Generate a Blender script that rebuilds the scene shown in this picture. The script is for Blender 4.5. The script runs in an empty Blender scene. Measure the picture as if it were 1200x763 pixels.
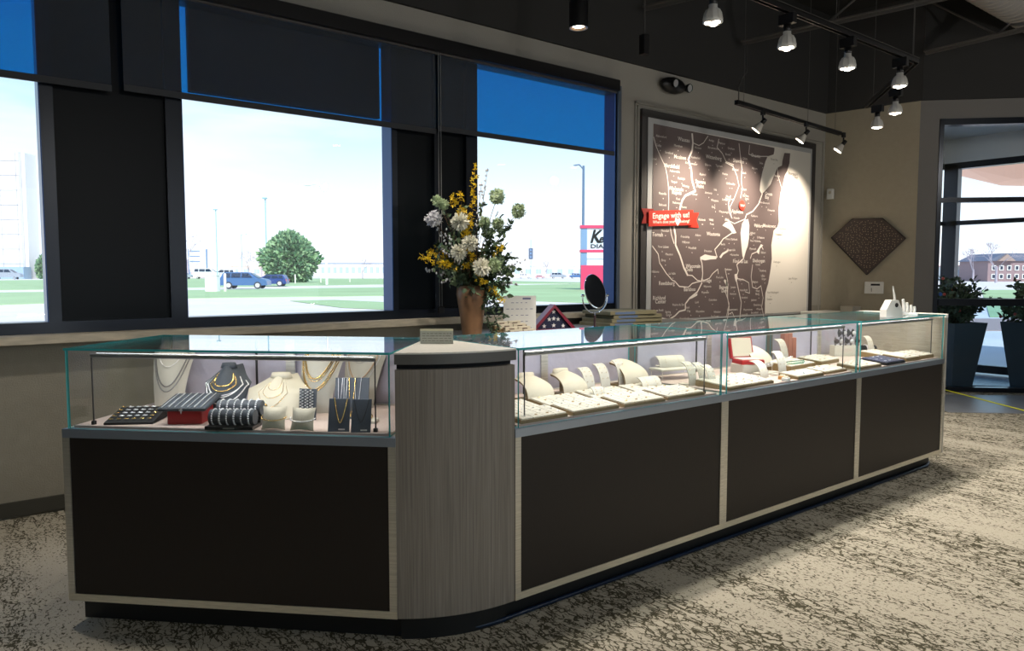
import bpy, bmesh, math, random
from mathutils import Vector, Matrix
random.seed(7)
S = bpy.context.scene; C = S.collection
PI = math.pi; R2 = math.sqrt(.5)
def lin(c): return c/12.92 if c <= .04045 else ((c+.055)/1.055)**2.4
def rgb(r, g, b): return (lin(r/255), lin(g/255), lin(b/255), 1)

# ------------------------------------------------------------------ camera
F = 860.; PIT = math.radians(3.95); H = 1.28; AZ = math.radians(52.0)
fw = Vector((math.cos(AZ), math.sin(AZ), 0)); rt = Vector((math.sin(AZ), -math.cos(AZ), 0)); up = Vector((0, 0, 1))
f3 = fw*math.cos(PIT) - up*math.sin(PIT); u3 = fw*math.sin(PIT) + up*math.cos(PIT)
cam_d = bpy.data.cameras.new('camera'); cam = bpy.data.objects.new('camera', cam_d); C.objects.link(cam)
cam_d.sensor_fit = 'HORIZONTAL'; cam_d.sensor_width = 36; cam_d.lens = F/1200*36; cam_d.clip_end = 2000; cam_d.clip_start = .05
M = Matrix((rt, u3, -f3)).transposed().to_4x4(); M.translation = (0, 0, H); cam.matrix_world = M
S.camera = cam
# ------------------------------------------------------------------ world, sun, exposure
w = bpy.data.worlds.new('sky'); S.world = w; w.use_nodes = True
nt = w.node_tree; nt.nodes.clear()
def N(t, ty, **k):
    n = t.nodes.new(ty)
    for a, b in k.items(): setattr(n, a, b)
    return n
tc = N(nt, 'ShaderNodeTexCoord'); sx = N(nt, 'ShaderNodeSeparateXYZ'); nt.links.new(tc.outputs['Generated'], sx.inputs[0])
cr = N(nt, 'ShaderNodeValToRGB'); nt.links.new(sx.outputs['Z'], cr.inputs[0])
e = cr.color_ramp.elements; e[0].position = 0.0; e[0].color = (1.55, 1.58, 1.62, 1); e[1].position = .13; e[1].color = (1.0, 1.2, 1.32, 1)
for p, c in ((.24, (.52, .92, 1.15, 1)), (.42, (.25, .58, 1.0, 1)), (1, (.12, .32, .85, 1))):
    q = e.new(p); q.color = c
cn = N(nt, 'ShaderNodeTexNoise'); cn.inputs['Scale'].default_value = 2.2; cn.inputs['Detail'].default_value = 5
mp = N(nt, 'ShaderNodeMapping'); mp.inputs['Scale'].default_value = (1, 1, 5); nt.links.new(tc.outputs['Generated'], mp.inputs[0]); nt.links.new(mp.outputs[0], cn.inputs[0])
c2 = N(nt, 'ShaderNodeValToRGB'); nt.links.new(cn.outputs[0], c2.inputs[0]); c2.color_ramp.elements[0].position = .48; c2.color_ramp.elements[1].position = .75
mx = N(nt, 'ShaderNodeMixRGB'); mx.inputs[2].default_value = (1.25, 1.28, 1.32, 1); nt.links.new(c2.outputs[0], mx.inputs[0]); nt.links.new(cr.outputs[0], mx.inputs[1])
bg = N(nt, 'ShaderNodeBackground'); bg.inputs[1].default_value = 1.0; nt.links.new(mx.outputs[0], bg.inputs[0])
wo = N(nt, 'ShaderNodeOutputWorld'); nt.links.new(bg.outputs[0], wo.inputs[0])
sun_d = bpy.data.lights.new('sun', 'SUN'); sun_d.energy = 4.6; sun_d.angle = .01; sun_d.color = (1, .96, .9)
sun = bpy.data.objects.new('sun', sun_d); C.objects.link(sun); sun.rotation_euler = (math.radians(50), 0, math.radians(-20))   # from behind the shop, shining towards +Y
S.view_settings.view_transform = 'Standard'; S.view_settings.look = 'None'; S.view_settings.exposure = 0.0; S.view_settings.gamma = 1
S.cycles.transparent_max_bounces = 48; S.cycles.max_bounces = 12; S.cycles.glossy_bounces = 6
S.cycles.caustics_reflective = False; S.cycles.caustics_refractive = False; S.cycles.sample_clamp_indirect = 4
# ------------------------------------------------------------------ room lamps (fixtures of those in view are built further down) and added fill lights
TRACK_Y, TRACK_Z = 2.41, 2.60
def spot(name, loc, to, power, size=70, blend=.6, col=(1, .90, .77), r=.04):
    d = bpy.data.lights.new(name, 'SPOT'); d.energy = power; d.spot_size = math.radians(size); d.spot_blend = blend; d.color = col; d.shadow_soft_size = r
    o = bpy.data.objects.new(name, d); C.objects.link(o); o.location = loc
    o.rotation_euler = (Vector(to)-Vector(loc)).to_track_quat('-Z', 'Y').to_euler(); return o
def area(name, loc, to, power, sx_, sy_, col=(1, 1, 1)):
    d = bpy.data.lights.new(name, 'AREA'); d.shape = 'RECTANGLE'; d.size = sx_; d.size_y = sy_; d.energy = power; d.color = col
    o = bpy.data.objects.new(name, d); C.objects.link(o); o.location = loc
    o.rotation_euler = (Vector(to)-Vector(loc)).to_track_quat('-Z', 'Y').to_euler(); return o
LAMP_X = (3.19, 3.87, 4.55, 5.255)
for x in LAMP_X: spot('track_light_beam', (x, TRACK_Y, TRACK_Z-.06), (x, TRACK_Y, 0), 92, 118, .5)
for x, y in ((6.05, 2.77), (6.48, 3.15)): spot('track_light_beam', (x, y, TRACK_Z-.06), (x, y, 0), 60, 100, .6)
for x, y in ((.88, 2.78), (0.22, 3.40), (2.5, 2.41), (1.75, 2.41)): spot('track_light_beam', (x, y, TRACK_Z), (x, y, 0), {.88: 34, .22: 52}.get(x, 38), 108, .5)
spot('cylinder_and_fill_beam', (2.15, 3.6, 2.9), (2.8, 4.1, 1.2), 90, 70, .8)  # added unseen spot to brighten the flowers
for x, y, p in ((4.6, .2, 70), (3.0, -.2, 24), (6.6, .6, 50), (1.6, -.1, 34), (-.4, .6, 14), (.6, -1.6, 50)): spot('floor_fill_beam', (x, y, 3.0), (x, y, 0), p, 100, .7)  # unseen spots added to brighten the carpet and its bounce
WALL_L = ((5.758, 3.80, 5.62), (6.527, 3.84, 6.52), (7.332, 3.90, 7.45))
for x, y, tx in WALL_L: spot('wall_track_beam', (x+.01, y+.05, 2.52), (tx, 4.6, 1.9), 165, 78, 1.0, (1, .84, .66), .02)
for x, y, p in ((1.5, -2.2, 46), (5.0, -2.0, 42), (-1.3, .6, 10), (7.4, .9, 30)):  # unseen point lights added for ambient fill
    d = bpy.data.lights.new('ambient_fill', 'POINT'); d.energy = p; d.shadow_soft_size = .05; d.color = (1, .95, .88); o = bpy.data.objects.new('ambient_fill', d); C.objects.link(o); o.location = (x, y, 2.7)
spot('cylinder_and_fill_beam', (3.395, 3.634, 2.87), (3.395, 3.634, 0), 25, 80, .6)

# ------------------------------------------------------------------ ray helpers: where a sight line meets a real plane
O = Vector((0, 0, H))
def ray(px, py): return f3 + rt*((px-600)/F) - u3*((py-381.5)/F)
def atz(px, py, z): d = ray(px, py); return O + d*((z-H)/d.z)
def aty(px, py, y): d = ray(px, py); return O + d*(y/d.y)
GZ = -.15
def gnd(px, py): return atz(px, py, GZ)

# ------------------------------------------------------------------ materials
MATS = {}
def mat(name, col, rough=.6, metal=0, spec=.5, emit=None, es=1, noise=None, bump=None):
    """noise = (scale, amount, stretch) colour variation; bump = (scale, strength)"""
    if name in MATS: return MATS[name]
    m = bpy.data.materials.new(name); m.use_nodes = True; t = m.node_tree; b = t.nodes['Principled BSDF']
    b.inputs['Base Color'].default_value = col; b.inputs['Roughness'].default_value = rough; b.inputs['Metallic'].default_value = metal
    b.inputs['Specular IOR Level'].default_value = spec
    if emit: b.inputs['Emission Color'].default_value = emit; b.inputs['Emission Strength'].default_value = es
    if noise or bump:
        tc = N(t, 'ShaderNodeTexCoord'); mpn = N(t, 'ShaderNodeMapping'); t.links.new(tc.outputs['Object'], mpn.inputs[0])
    if noise:
        if len(noise) > 2: mpn.inputs['Scale'].default_value = noise[2]
        n = N(t, 'ShaderNodeTexNoise'); n.inputs['Scale'].default_value = noise[0]; n.inputs['Detail'].default_value = 5; t.links.new(mpn.outputs[0], n.inputs[0])
        r = N(t, 'ShaderNodeValToRGB'); t.links.new(n.outputs[0], r.inputs[0])
        a = noise[1]; r.color_ramp.elements[0].position = .3; r.color_ramp.elements[1].position = .7
        r.color_ramp.elements[0].color = (col[0]*(1-a), col[1]*(1-a), col[2]*(1-a), 1); r.color_ramp.elements[1].color = (min(1, col[0]*(1+a)), min(1, col[1]*(1+a)), min(1, col[2]*(1+a)), 1)
        t.links.new(r.outputs[0], b.inputs['Base Color'])
    if bump:
        n = N(t, 'ShaderNodeTexNoise'); n.inputs['Scale'].default_value = bump[0]; n.inputs['Detail'].default_value = 4; t.links.new(tc.outputs['Object'], n.inputs[0])
        bp = N(t, 'ShaderNodeBump'); bp.inputs['Strength'].default_value = bump[1]; bp.inputs['Distance'].default_value = .01; t.links.new(n.outputs[0], bp.inputs['Height']); t.links.new(bp.outputs[0], b.inputs['Normal'])
    MATS[name] = m; return m
def glassmat(name, tint, boost=1.0, f0=.04):
    m = bpy.data.materials.new(name); m.use_nodes = True; t = m.node_tree; t.nodes.clear()
    lw = N(t, 'ShaderNodeLayerWeight'); lw.inputs[0].default_value = .5
    p = N(t, 'ShaderNodeMath', operation='POWER'); p.inputs[1].default_value = 5; t.links.new(lw.outputs['Facing'], p.inputs[0])
    q = N(t, 'ShaderNodeMath', operation='MULTIPLY_ADD', use_clamp=True); q.inputs[1].default_value = .96*boost; q.inputs[2].default_value = f0; t.links.new(p.outputs[0], q.inputs[0])
    a = N(t, 'ShaderNodeBsdfTransparent'); a.inputs[0].default_value = tint; g = N(t, 'ShaderNodeBsdfGlossy'); g.inputs['Roughness'].default_value = 0.0; g.inputs[0].default_value = (1, 1, 1, 1)
    x = N(t, 'ShaderNodeMixShader'); t.links.new(q.outputs[0], x.inputs[0]); t.links.new(a.outputs[0], x.inputs[1]); t.links.new(g.outputs[0], x.inputs[2])
    o = N(t, 'ShaderNodeOutputMaterial'); t.links.new(x.outputs[0], o.inputs[0]); return m
def fabricmat(name, tcol, dcol, fac):
    m = bpy.data.materials.new(name); m.use_nodes = True; t = m.node_tree; t.nodes.clear()
    a = N(t, 'ShaderNodeBsdfTransparent'); a.inputs[0].default_value = tcol; d = N(t, 'ShaderNodeBsdfDiffuse'); d.inputs[0].default_value = dcol
    x = N(t, 'ShaderNodeMixShader'); x.inputs[0].default_value = fac; t.links.new(a.outputs[0], x.inputs[1]); t.links.new(d.outputs[0], x.inputs[2])
    o = N(t, 'ShaderNodeOutputMaterial'); t.links.new(x.outputs[0], o.inputs[0]); return m
GL = glassmat('case_glass', (.985, .995, .99, 1), 1.0, .03)
WG = glassmat('window_glass', (.98, .99, 1, 1), .9, .02)
EDGE = mat('glass_edge', rgb(70, 190, 196), .15, 0, .8)
SHADE = fabricmat('solar_shade_fabric', (.02, .60, 1.0, 1), (.12, .125, .13, 1), .42)
ALU = mat('brushed_aluminium', rgb(216, 213, 204), .36, .85, .5, noise=(6, .15, (1, 1, 30)))
ALUR = mat('brushed_aluminium_rail', rgb(226, 221, 206), .38, .75, .5, noise=(9, .12, (2, 30, 30)))
PANEL = mat('dark_brown_laminate', rgb(36, 30, 27), .5, 0, .4, noise=(60, .10, (6, 6, .5)))
BLK = mat('black_metal', rgb(20, 20, 22), .35, 0, .5)
FRAME = mat('navy_black_window_metal', rgb(20, 28, 40), .28, .4, .6)
GLOSSP = mat('black_gloss_panel', rgb(9, 15, 20), .38, 0, .16)
PLINTH = mat('toe_kick_black', rgb(26, 28, 30), .45)
WALL = mat('wall_taupe', rgb(150, 147, 136), .85, 0, .2, noise=(18, .04), bump=(140, .35))
WALLD = mat('wall_grey', rgb(164, 161, 153), .85, 0, .2, bump=(140, .3))
BLACKW = mat('black_painted_upper_wall', rgb(60, 60, 60), .9, 0, .1)
DECK = mat('black_painted_deck', rgb(50, 50, 50), .9, 0, .1)
STEEL = mat('painted_joist_steel', rgb(80, 78, 76), .6)
WHITE = mat('white_plastic', rgb(228, 228, 224), .4)
CREAM = mat('cream_leatherette', rgb(210, 202, 182), .55, 0, .3, bump=(300, .2))
CREAM2 = mat('pale_cream_pad', rgb(202, 198, 186), .6, 0, .3)
TAN = mat('tan_tray_edge', rgb(128, 108, 72), .6)
GREYF = mat('charcoal_leatherette', rgb(66, 72, 80), .5, 0, .4, bump=(300, .2))
BLKF = mat('black_velvet', rgb(24, 25, 28), .8)
LAV = mat('lavender_backing', rgb(200, 197, 214), .6, 0, .3, noise=(3.2, .10, (1, 1, 1)), bump=(9, .8))
DECKB = mat('case_deck_pinkish', rgb(196, 178, 170), .5, noise=(4, .06))
RED = mat('red_box', rgb(160, 22, 26), .4)
GOLD = mat('gold', (.85, .58, .22, 1), .25, 1)
SILV = mat('silver', (.88, .88, .9, 1), .32, .65)
CHROME = mat('chrome', (.85, .87, .9, 1), .06, 1)
LED = mat('led_diffuser', (.9, .9, .9, 1), .5, emit=(.9, .95, 1, 1), es=6)
BULB = mat('lit_reflector', (1, 1, 1, 1), .5, emit=(1, .88, .72, 1), es=14)
STONE = mat('travertine_sill', rgb(186, 178, 160), .45, noise=(9, .2, (1, 6, 6)))
QUARTZ = mat('white_quartz', rgb(236, 234, 226), .3, 0, .6, noise=(120, .06))
CRED = mat('credenza_grey_laminate', rgb(96, 98, 96), .45)
BASEB = mat('dark_vinyl_base', rgb(62, 62, 56), .5)

def woodmat():
    m = mat('grey_wood_laminate', rgb(112, 104, 94), .45, 0, .4); t = m.node_tree; b = t.nodes['Principled BSDF']
    tc = N(t, 'ShaderNodeTexCoord'); mp1 = N(t, 'ShaderNodeMapping'); mp1.inputs['Scale'].default_value = (60, 60, 1.0); t.links.new(tc.outputs['Object'], mp1.inputs[0])
    n = N(t, 'ShaderNodeTexNoise'); n.inputs['Scale'].default_value = 3; n.inputs['Detail'].default_value = 8; n.inputs['Distortion'].default_value = .6; t.links.new(mp1.outputs[0], n.inputs[0])
    r = N(t, 'ShaderNodeValToRGB'); r.color_ramp.elements[0].position = .3; r.color_ramp.elements[0].color = rgb(120, 113, 105); r.color_ramp.elements[1].position = .72; r.color_ramp.elements[1].color = rgb(150, 142, 133)
    t.links.new(n.outputs[0], r.inputs[0]); t.links.new(r.outputs[0], b.inputs['Base Color'])
    bp = N(t, 'ShaderNodeBump'); bp.inputs['Strength'].default_value = .15; bp.inputs['Distance'].default_value = .002; t.links.new(n.outputs[0], bp.inputs['Height']); t.links.new(bp.outputs[0], b.inputs['Normal'])
    return m
WOOD = woodmat()
def carpetmat():
    m = mat('mottled_carpet', (.4, .38, .33, 1), .95, 0, .05); t = m.node_tree; b = t.nodes['Principled BSDF']
    tc = N(t, 'ShaderNodeTexCoord')
    def noise(scale, stretch, detail, rot=0, dist=0, rough=.5):
        q = N(t, 'ShaderNodeMapping'); q.inputs['Scale'].default_value = stretch; q.inputs['Rotation'].default_value = (0, 0, rot); t.links.new(tc.outputs['Object'], q.inputs[0])
        n = N(t, 'ShaderNodeTexNoise'); n.inputs['Scale'].default_value = scale; n.inputs['Detail'].default_value = detail; n.inputs['Distortion'].default_value = dist; n.inputs['Roughness'].default_value = rough
        t.links.new(q.outputs[0], n.inputs[0]); return n.outputs[0]
    def mth(op, a, bb, clamp=False):
        n = N(t, 'ShaderNodeMath', operation=op, use_clamp=clamp)
        for i, v in enumerate((a, bb)):
            if isinstance(v, (int, float)): n.inputs[i].default_value = v
            else: t.links.new(v, n.inputs[i])
        return n.outputs[0]
    band = noise(1.0, (3.2, .45, 1), 2)                       # broad worn bands running along Y
    a1 = noise(7, (3.0, .8, 1), 5, 0, .8, .62)                 # streaks along Y
    a2 = noise(8, (.8, 2.6, 1), 5, 0, .9, .62)                # cross streaks
    fine = noise(60, (1.6, 1, 1), 3)
    def ridge(v, wd): return mth('SUBTRACT', 1.0, mth('DIVIDE', mth('ABSOLUTE', mth('SUBTRACT', v, .5), 0), wd), True)
    wq = N(t, 'ShaderNodeMapping'); wq.inputs['Scale'].default_value = (1.5, 1.0, 1); t.links.new(tc.outputs['Object'], wq.inputs[0])
    wn = N(t, 'ShaderNodeTexNoise'); wn.inputs['Scale'].default_value = 22; wn.inputs['Detail'].default_value = 3; t.links.new(tc.outputs['Object'], wn.inputs[0])
    wm = N(t, 'ShaderNodeMixRGB', blend_type='ADD'); wm.inputs[0].default_value = .07; t.links.new(wq.outputs[0], wm.inputs[1]); t.links.new(wn.outputs['Color'], wm.inputs[2])
    vo = N(t, 'ShaderNodeTexVoronoi', feature='DISTANCE_TO_EDGE'); vo.inputs['Scale'].default_value = 19; t.links.new(wm.outputs[0], vo.inputs['Vector'])
    crk = mth('SUBTRACT', 1.0, mth('DIVIDE', vo.outputs['Distance'], mth('ADD', .03, mth('MULTIPLY', mth('SUBTRACT', a1, .42), .55, True))), True)
    lines = mth('MAXIMUM', ridge(a1, .038), mth('MULTIPLY', crk, 1.4, True))
    gate = mth('MULTIPLY', mth('SUBTRACT', mth('ADD', mth('MULTIPLY', band, 1.3), mth('MULTIPLY', fine, 1.0)), .97), 5.0, True)
    dark = mth('MULTIPLY', lines, gate, True)
    blot = mth('MULTIPLY', mth('SUBTRACT', mth('ADD', a1, mth('MULTIPLY', band, .6)), .98), 9, True)
    dark = mth('MAXIMUM', dark, mth('MULTIPLY', blot, .85)); dark = mth('MULTIPLY', mth('SUBTRACT', dark, .12), 2.2, True)
    mxn = N(t, 'ShaderNodeMixRGB'); t.links.new(dark, mxn.inputs[0]); mxn.inputs[1].default_value = rgb(186, 180, 165); mxn.inputs[2].default_value = rgb(80, 77, 63)
    f2 = N(t, 'ShaderNodeMixRGB', blend_type='MULTIPLY'); f2.inputs[0].default_value = .5
    fr = N(t, 'ShaderNodeValToRGB'); t.links.new(noise(260, (1, 1, 1), 2), fr.inputs[0]); fr.color_ramp.elements[0].position = .3; fr.color_ramp.elements[0].color = (.55, .55, .55, 1); fr.color_ramp.elements[1].position = .65
    t.links.new(mxn.outputs[0], f2.inputs[1]); t.links.new(fr.outputs[0], f2.inputs[2]); t.links.new(f2.outputs[0], b.inputs['Base Color'])
    bp = N(t, 'ShaderNodeBump'); bp.inputs['Strength'].default_value = .5; bp.inputs['Distance'].default_value = .004; t.links.new(noise(220, (1, 1, 1), 2), bp.inputs['Height']); t.links.new(bp.outputs[0], b.inputs['Normal'])
    return m
CARPET = carpetmat()

# ------------------------------------------------------------------ mesh builder
class MB:
    def __init__(s): s.v = []; s.f = []; s.sm = []; s.mi = []
    def add(s, vs, fs, smooth=False, mi=0):
        k = len(s.v); s.v += [tuple(p) for p in vs]; s.f += [tuple(i+k for i in f) for f in fs]; s.sm += [smooth]*len(fs); s.mi += [mi]*len(fs); return s
    def box(s, a, b, mi=0, M_=None):
        x0, y0, z0 = a; x1, y1, z1 = b
        vs = [(x0, y0, z0), (x1, y0, z0), (x1, y1, z0), (x0, y1, z0), (x0, y0, z1), (x1, y0, z1), (x1, y1, z1), (x0, y1, z1)]
        if M_: vs = [M_ @ Vector(p) for p in vs]
        return s.add(vs, [(0, 3, 2, 1), (4, 5, 6, 7), (0, 1, 5, 4), (1, 2, 6, 5), (2, 3, 7, 6), (3, 0, 4, 7)], False, mi)
    def cbox(s, a, b, c, mi=0, M_=None):          # chamfered in plan and on top (soft box)
        x0, y0, z0 = a; x1, y1, z1 = b; vs = []
        for z, k in ((z0, 0), (z1-c, 0), (z1, c)):
            vs += [(x0+c+k, y0+k, z), (x1-c-k, y0+k, z), (x1-k, y0+c+k, z), (x1-k, y1-c-k, z), (x1-c-k, y1-k, z), (x0+c+k, y1-k, z), (x0+k, y1-c-k, z), (x0+k, y0+c+k, z)]
        if M_: vs = [M_ @ Vector(p) for p in vs]
        fs = [tuple(range(7, -1, -1)), tuple(range(16, 24))]
        for r in (0, 8):
            for i in range(8): fs.append((r+i, r+(i+1) % 8, r+8+(i+1) % 8, r+8+i))
        return s.add(vs, fs, False, mi)
    def tube(s, pts, r, n=8, caps=True, mi=0, smooth=True):
        pts = [Vector(p) for p in pts]; m = len(pts); rs = r if isinstance(r, (list, tuple)) else [r]*m
        vs = []; pv = None
        for i, p in enumerate(pts):
            d = (pts[min(i+1, m-1)] - pts[max(i-1, 0)]).normalized()
            a = pv - d*pv.dot(d) if pv else d.orthogonal()
            if a.length < 1e-6: a = d.orthogonal()
            a.normalize(); pv = a; b_ = d.cross(a)
            for k in range(n):
                t = 2*PI*k/n; vs.append(p + (a*math.cos(t) + b_*math.sin(t))*rs[i])
        fs = [(i*n+k, i*n+(k+1) % n, (i+1)*n+(k+1) % n, (i+1)*n+k) for i in range(m-1) for k in range(n)]
        s.add(vs, fs, smooth, mi)
        if caps: s.add(vs[:n], [tuple(range(n-1, -1, -1))], False, mi); s.add(vs[-n:], [tuple(range(n))], False, mi)
        return s
    def lathe(s, prof, n=20, c=(0, 0, 0), mi=0, M_=None, sx=1, sy=1):
        vs = []
        for r, z in prof:
            for k in range(n):
                t = 2*PI*k/n; vs.append(Vector((c[0]+r*sx*math.cos(t), c[1]+r*sy*math.sin(t), c[2]+z)))
        if M_: vs = [M_ @ v for v in vs]
        m = len(prof); fs = [(i*n+k, i*n+(k+1) % n, (i+1)*n+(k+1) % n, (i+1)*n+k) for i in range(m-1) for k in range(n)]
        return s.add(vs, fs, True, mi)
    def prism(s, poly, h0, h1, axis='z', mi=0, M_=None):
        def P(p, h): return {'z': (p[0], p[1], h), 'y': (p[0], h, p[1]), 'x': (h, p[0], p[1])}[axis]
        n = len(poly); vs = [Vector(P(p, h0)) for p in poly] + [Vector(P(p, h1)) for p in poly]
        if M_: vs = [M_ @ v for v in vs]
        return s.add(vs, [tuple(range(n-1, -1, -1)), tuple(range(n, 2*n))] + [(i, (i+1) % n, n+(i+1) % n, n+i) for i in range(n)], False, mi)
    def blob(s, c, r, n=8, m=6, mi=0, jit=0):
        vs = []; rx, ry, rz = r if isinstance(r, (tuple, list)) else (r, r, r)
        for i in range(m+1):
            a = -PI/2 + PI*i/m
            for k in range(n):
                t = 2*PI*k/n; j = 1+random.uniform(-jit, jit); vs.append((c[0]+rx*j*math.cos(a)*math.cos(t), c[1]+ry*j*math.cos(a)*math.sin(t), c[2]+rz*j*math.sin(a)))
        return s.add(vs, [(i*n+k, i*n+(k+1) % n, (i+1)*n+(k+1) % n, (i+1)*n+k) for i in range(m) for k in range(n)], True, mi)
    def sheet(s, grid, th=.003, mi=0, smooth=True, mi2=None):   # a bent sheet with thickness; grid[i][j] of Vector
        m = len(grid); n = len(grid[0]); vs = []; g = [[Vector(p) for p in r] for r in grid]
        nr = []
        for i in range(m):
            for j in range(n):
                a = g[min(i+1, m-1)][j]-g[max(i-1, 0)][j]; b_ = g[i][min(j+1, n-1)]-g[i][max(j-1, 0)]; nn = a.cross(b_); nn = nn.normalized() if nn.length > 1e-9 else Vector((0, 0, 1)); nr.append(nn)
        fl = [p for r in g for p in r]; vs = [p + q*th/2 for p, q in zip(fl, nr)] + [p - q*th/2 for p, q in zip(fl, nr)]; K = m*n
        fs = []
        for i in range(m-1):
            for j in range(n-1):
                a = i*n+j; fs.append((a, a+n, a+n+1, a+1)); fs.append((K+a, K+a+1, K+a+n+1, K+a+n))
        s.add(vs, fs, smooth, mi)
        if mi2 is not None:
            for q in range(1, len(fs)+1):
                if (len(fs)-q) % 2 == 1: s.mi[-q] = mi2
        ed = [(i*n, (i+1)*n) for i in range(m-1)] + [((m-1)*n+j, (m-1)*n+j+1) for j in range(n-1)] + [((i+1)*n+n-1, i*n+n-1) for i in range(m-1)] + [(j+1, j) for j in range(n-1)]
        vv = []; ff = []
        for a, b_ in ed:
            k = len(vv); vv += [vs[a], vs[b_], vs[K+b_], vs[K+a]]; ff.append((k, k+3, k+2, k+1))
        return s.add(vv, ff, False, mi if mi2 is None else mi2)
    def build(s, name, m, parent=None, loc=None, rot=None):
        me = bpy.data.meshes.new(name); me.from_pydata(s.v, [], s.f)
        for mm in (m if isinstance(m, (list, tuple)) else [m]): me.materials.append(mm)
        me.polygons.foreach_set('use_smooth', s.sm); me.polygons.foreach_set('material_index', s.mi); me.update()
        o = bpy.data.objects.new(name, me); C.objects.link(o)
        if parent: o.parent = parent
        if loc: o.location = loc
        if rot: o.rotation_euler = rot
        return o
def tag(o, label=None, cat=None, group=None, kind=None):
    if label: o['label'] = label
    if cat: o['category'] = cat
    if group: o['group'] = group
    if kind: o['kind'] = kind
    return o
def thing(name, loc, label, cat, rz=0, group=None):
    o = bpy.data.objects.new(name, None); C.objects.link(o); o.location = loc; o.rotation_euler = (0, 0, rz); o.empty_display_size = .1
    return tag(o, label, cat, group)
def struct(o): o['kind'] = 'structure'; return o
def sempty(name, loc=(0, 0, 0), rz=0):
    o = bpy.data.objects.new(name, None); C.objects.link(o); o.location = loc; o.rotation_euler = (0, 0, rz); o['kind'] = 'structure'; return o
def bx(name, a, b, m, parent=None): return MB().box(a, b).build(name, m, parent)
def dup(root, loc, rz=None, label=None, group=None, parent=None):
    r = root.copy(); C.objects.link(r); r.location = loc
    if rz is not None: r.rotation_euler = (0, 0, rz)
    if label: r['label'] = label
    if group: r['group'] = group
    for ch in list(root.children):
        c = ch.copy(); C.objects.link(c); c.parent = r
        for g in list(ch.children): d = g.copy(); C.objects.link(d); d.parent = c
    return r
def text_mb(mb, txt, width, origin, ux, uz, height=None, bold=0, align='LEFT', mi=0):
    """flat lettering: placed with its baseline start at origin, running along ux with up uz; width in m (or cap height)."""
    cu = bpy.data.curves.new('t', 'FONT'); cu.body = txt; cu.offset = bold; cu.resolution_u = 2
    ob = bpy.data.objects.new('t', cu); C.objects.link(ob); dg = bpy.context.evaluated_depsgraph_get(); dg.update()
    me = ob.evaluated_get(dg).to_mesh(); vs = [v.co.copy() for v in me.vertices]; fs = [tuple(p.vertices) for p in me.polygons]
    ob.evaluated_get(dg).to_mesh_clear(); C.objects.unlink(ob); bpy.data.objects.remove(ob); bpy.data.curves.remove(cu)
    if not vs: return
    x0 = min(v.x for v in vs); x1 = max(v.x for v in vs); sx_ = width/max(1e-6, x1-x0) if width else height/.7; sy_ = (height/.7) if height else sx_
    ux = Vector(ux).normalized(); uz = Vector(uz).normalized(); o = Vector(origin)
    if align == 'CENTER': o = o - ux*((x1-x0)*sx_/2)
    mb.add([o + ux*((v.x-x0)*sx_) + uz*(v.y*sy_) for v in vs], fs, False, mi)

# ------------------------------------------------------------------ the setting
XL, YB, WY = -2.6, -3.0, 4.6
CX = 8.235; DX, DY = 8.42, 3.63; ZT = 3.15; ZC = 4.25
EX, EY = 11.2, .85                                         # far end of the 45 degree wall
floor = struct(MB().prism([(XL, YB), (EX+.2, YB), (EX+.2, EY), (DX+.08, DY+.08), (CX+.2, WY+.1), (XL, WY+.1)], -.1, 0).build('floor', CARPET))
struct(MB().prism([(DX-.3, DY-.05), (DX-1.05, DY-.8), (9.6, .7), (11.1, .75)], .0005, .004).build('floor_entry_strip', mat('daylight_blue_vinyl', rgb(120, 126, 136), .35, noise=(6, .1))))  # blue tone stands for entrance daylight lying on the floor
struct(bx('ceiling', (XL, YB, ZC), (13, WY+.2, ZC+.1), DECK))
wl = sempty('wall_window')
MB().box((XL, WY, -.15), (CX+.3, WY+.18, .925)).build('lower_wall', WALL, wl)
MB().box((XL, WY, 2.93), (4.79, WY+.18, ZT)).build('wall_above_windows', WALLD, wl)
MB().box((4.79, WY, .925), (CX+.3, WY+.18, ZT)).build('wall_beside_map', WALLD, wl)
MB().box((XL, WY, .925), (-1.3, WY+.18, 2.93)).build('wall_left_of_windows', WALL, wl)
MB().box((XL, WY-.03, ZT), (CX+.3, WY+.18, ZC)).build('black_upper_wall', BLACKW, wl)
struct(bx('wall_left', (XL-.1, YB, 0), (XL, WY, ZC), WALL)); wb_ = sempty('wall_back')
for a, b in (((XL, YB-.1, 0), (13, YB, .7)), ((XL, YB-.1, 2.5), (13, YB, ZC)), ((XL, YB-.1, .7), (-.6, YB, 2.5)), ((5.4, YB-.1, .7), (13, YB, 2.5))): MB().box(a, b).build('wall_piece', WALL, wb_)
w7 = sempty('window_back_fill')  # unseen back window added for daylight on the case fronts
for x in (-.6, 1.4, 3.4, 5.34): MB().box((x, YB-.09, .7), (x+.06, YB-.02, 2.5)).build('frame_stile', FRAME, w7)
MB().box((-.6, YB-.06, .7), (5.4, YB-.054, 2.5)).build('pane', WG, w7)
def wallquad(mb, p, q, z0, z1, th=.15):
    d = Vector((q[0]-p[0], q[1]-p[1], 0)).normalized(); n = Vector((-d.y, d.x, 0))   # thickness goes to the left of p->q
    a, b = Vector((p[0], p[1], 0)), Vector((q[0], q[1], 0))
    vs = [a+up*z0, b+up*z0, b+n*th+up*z0, a+n*th+up*z0, a+up*z1, b+up*z1, b+n*th+up*z1, a+n*th+up*z1]
    return mb.add(vs, [(0, 3, 2, 1), (4, 5, 6, 7), (0, 1, 5, 4), (1, 2, 6, 5), (2, 3, 7, 6), (3, 0, 4, 7)])
wd = sempty('wall_diamond')
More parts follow.
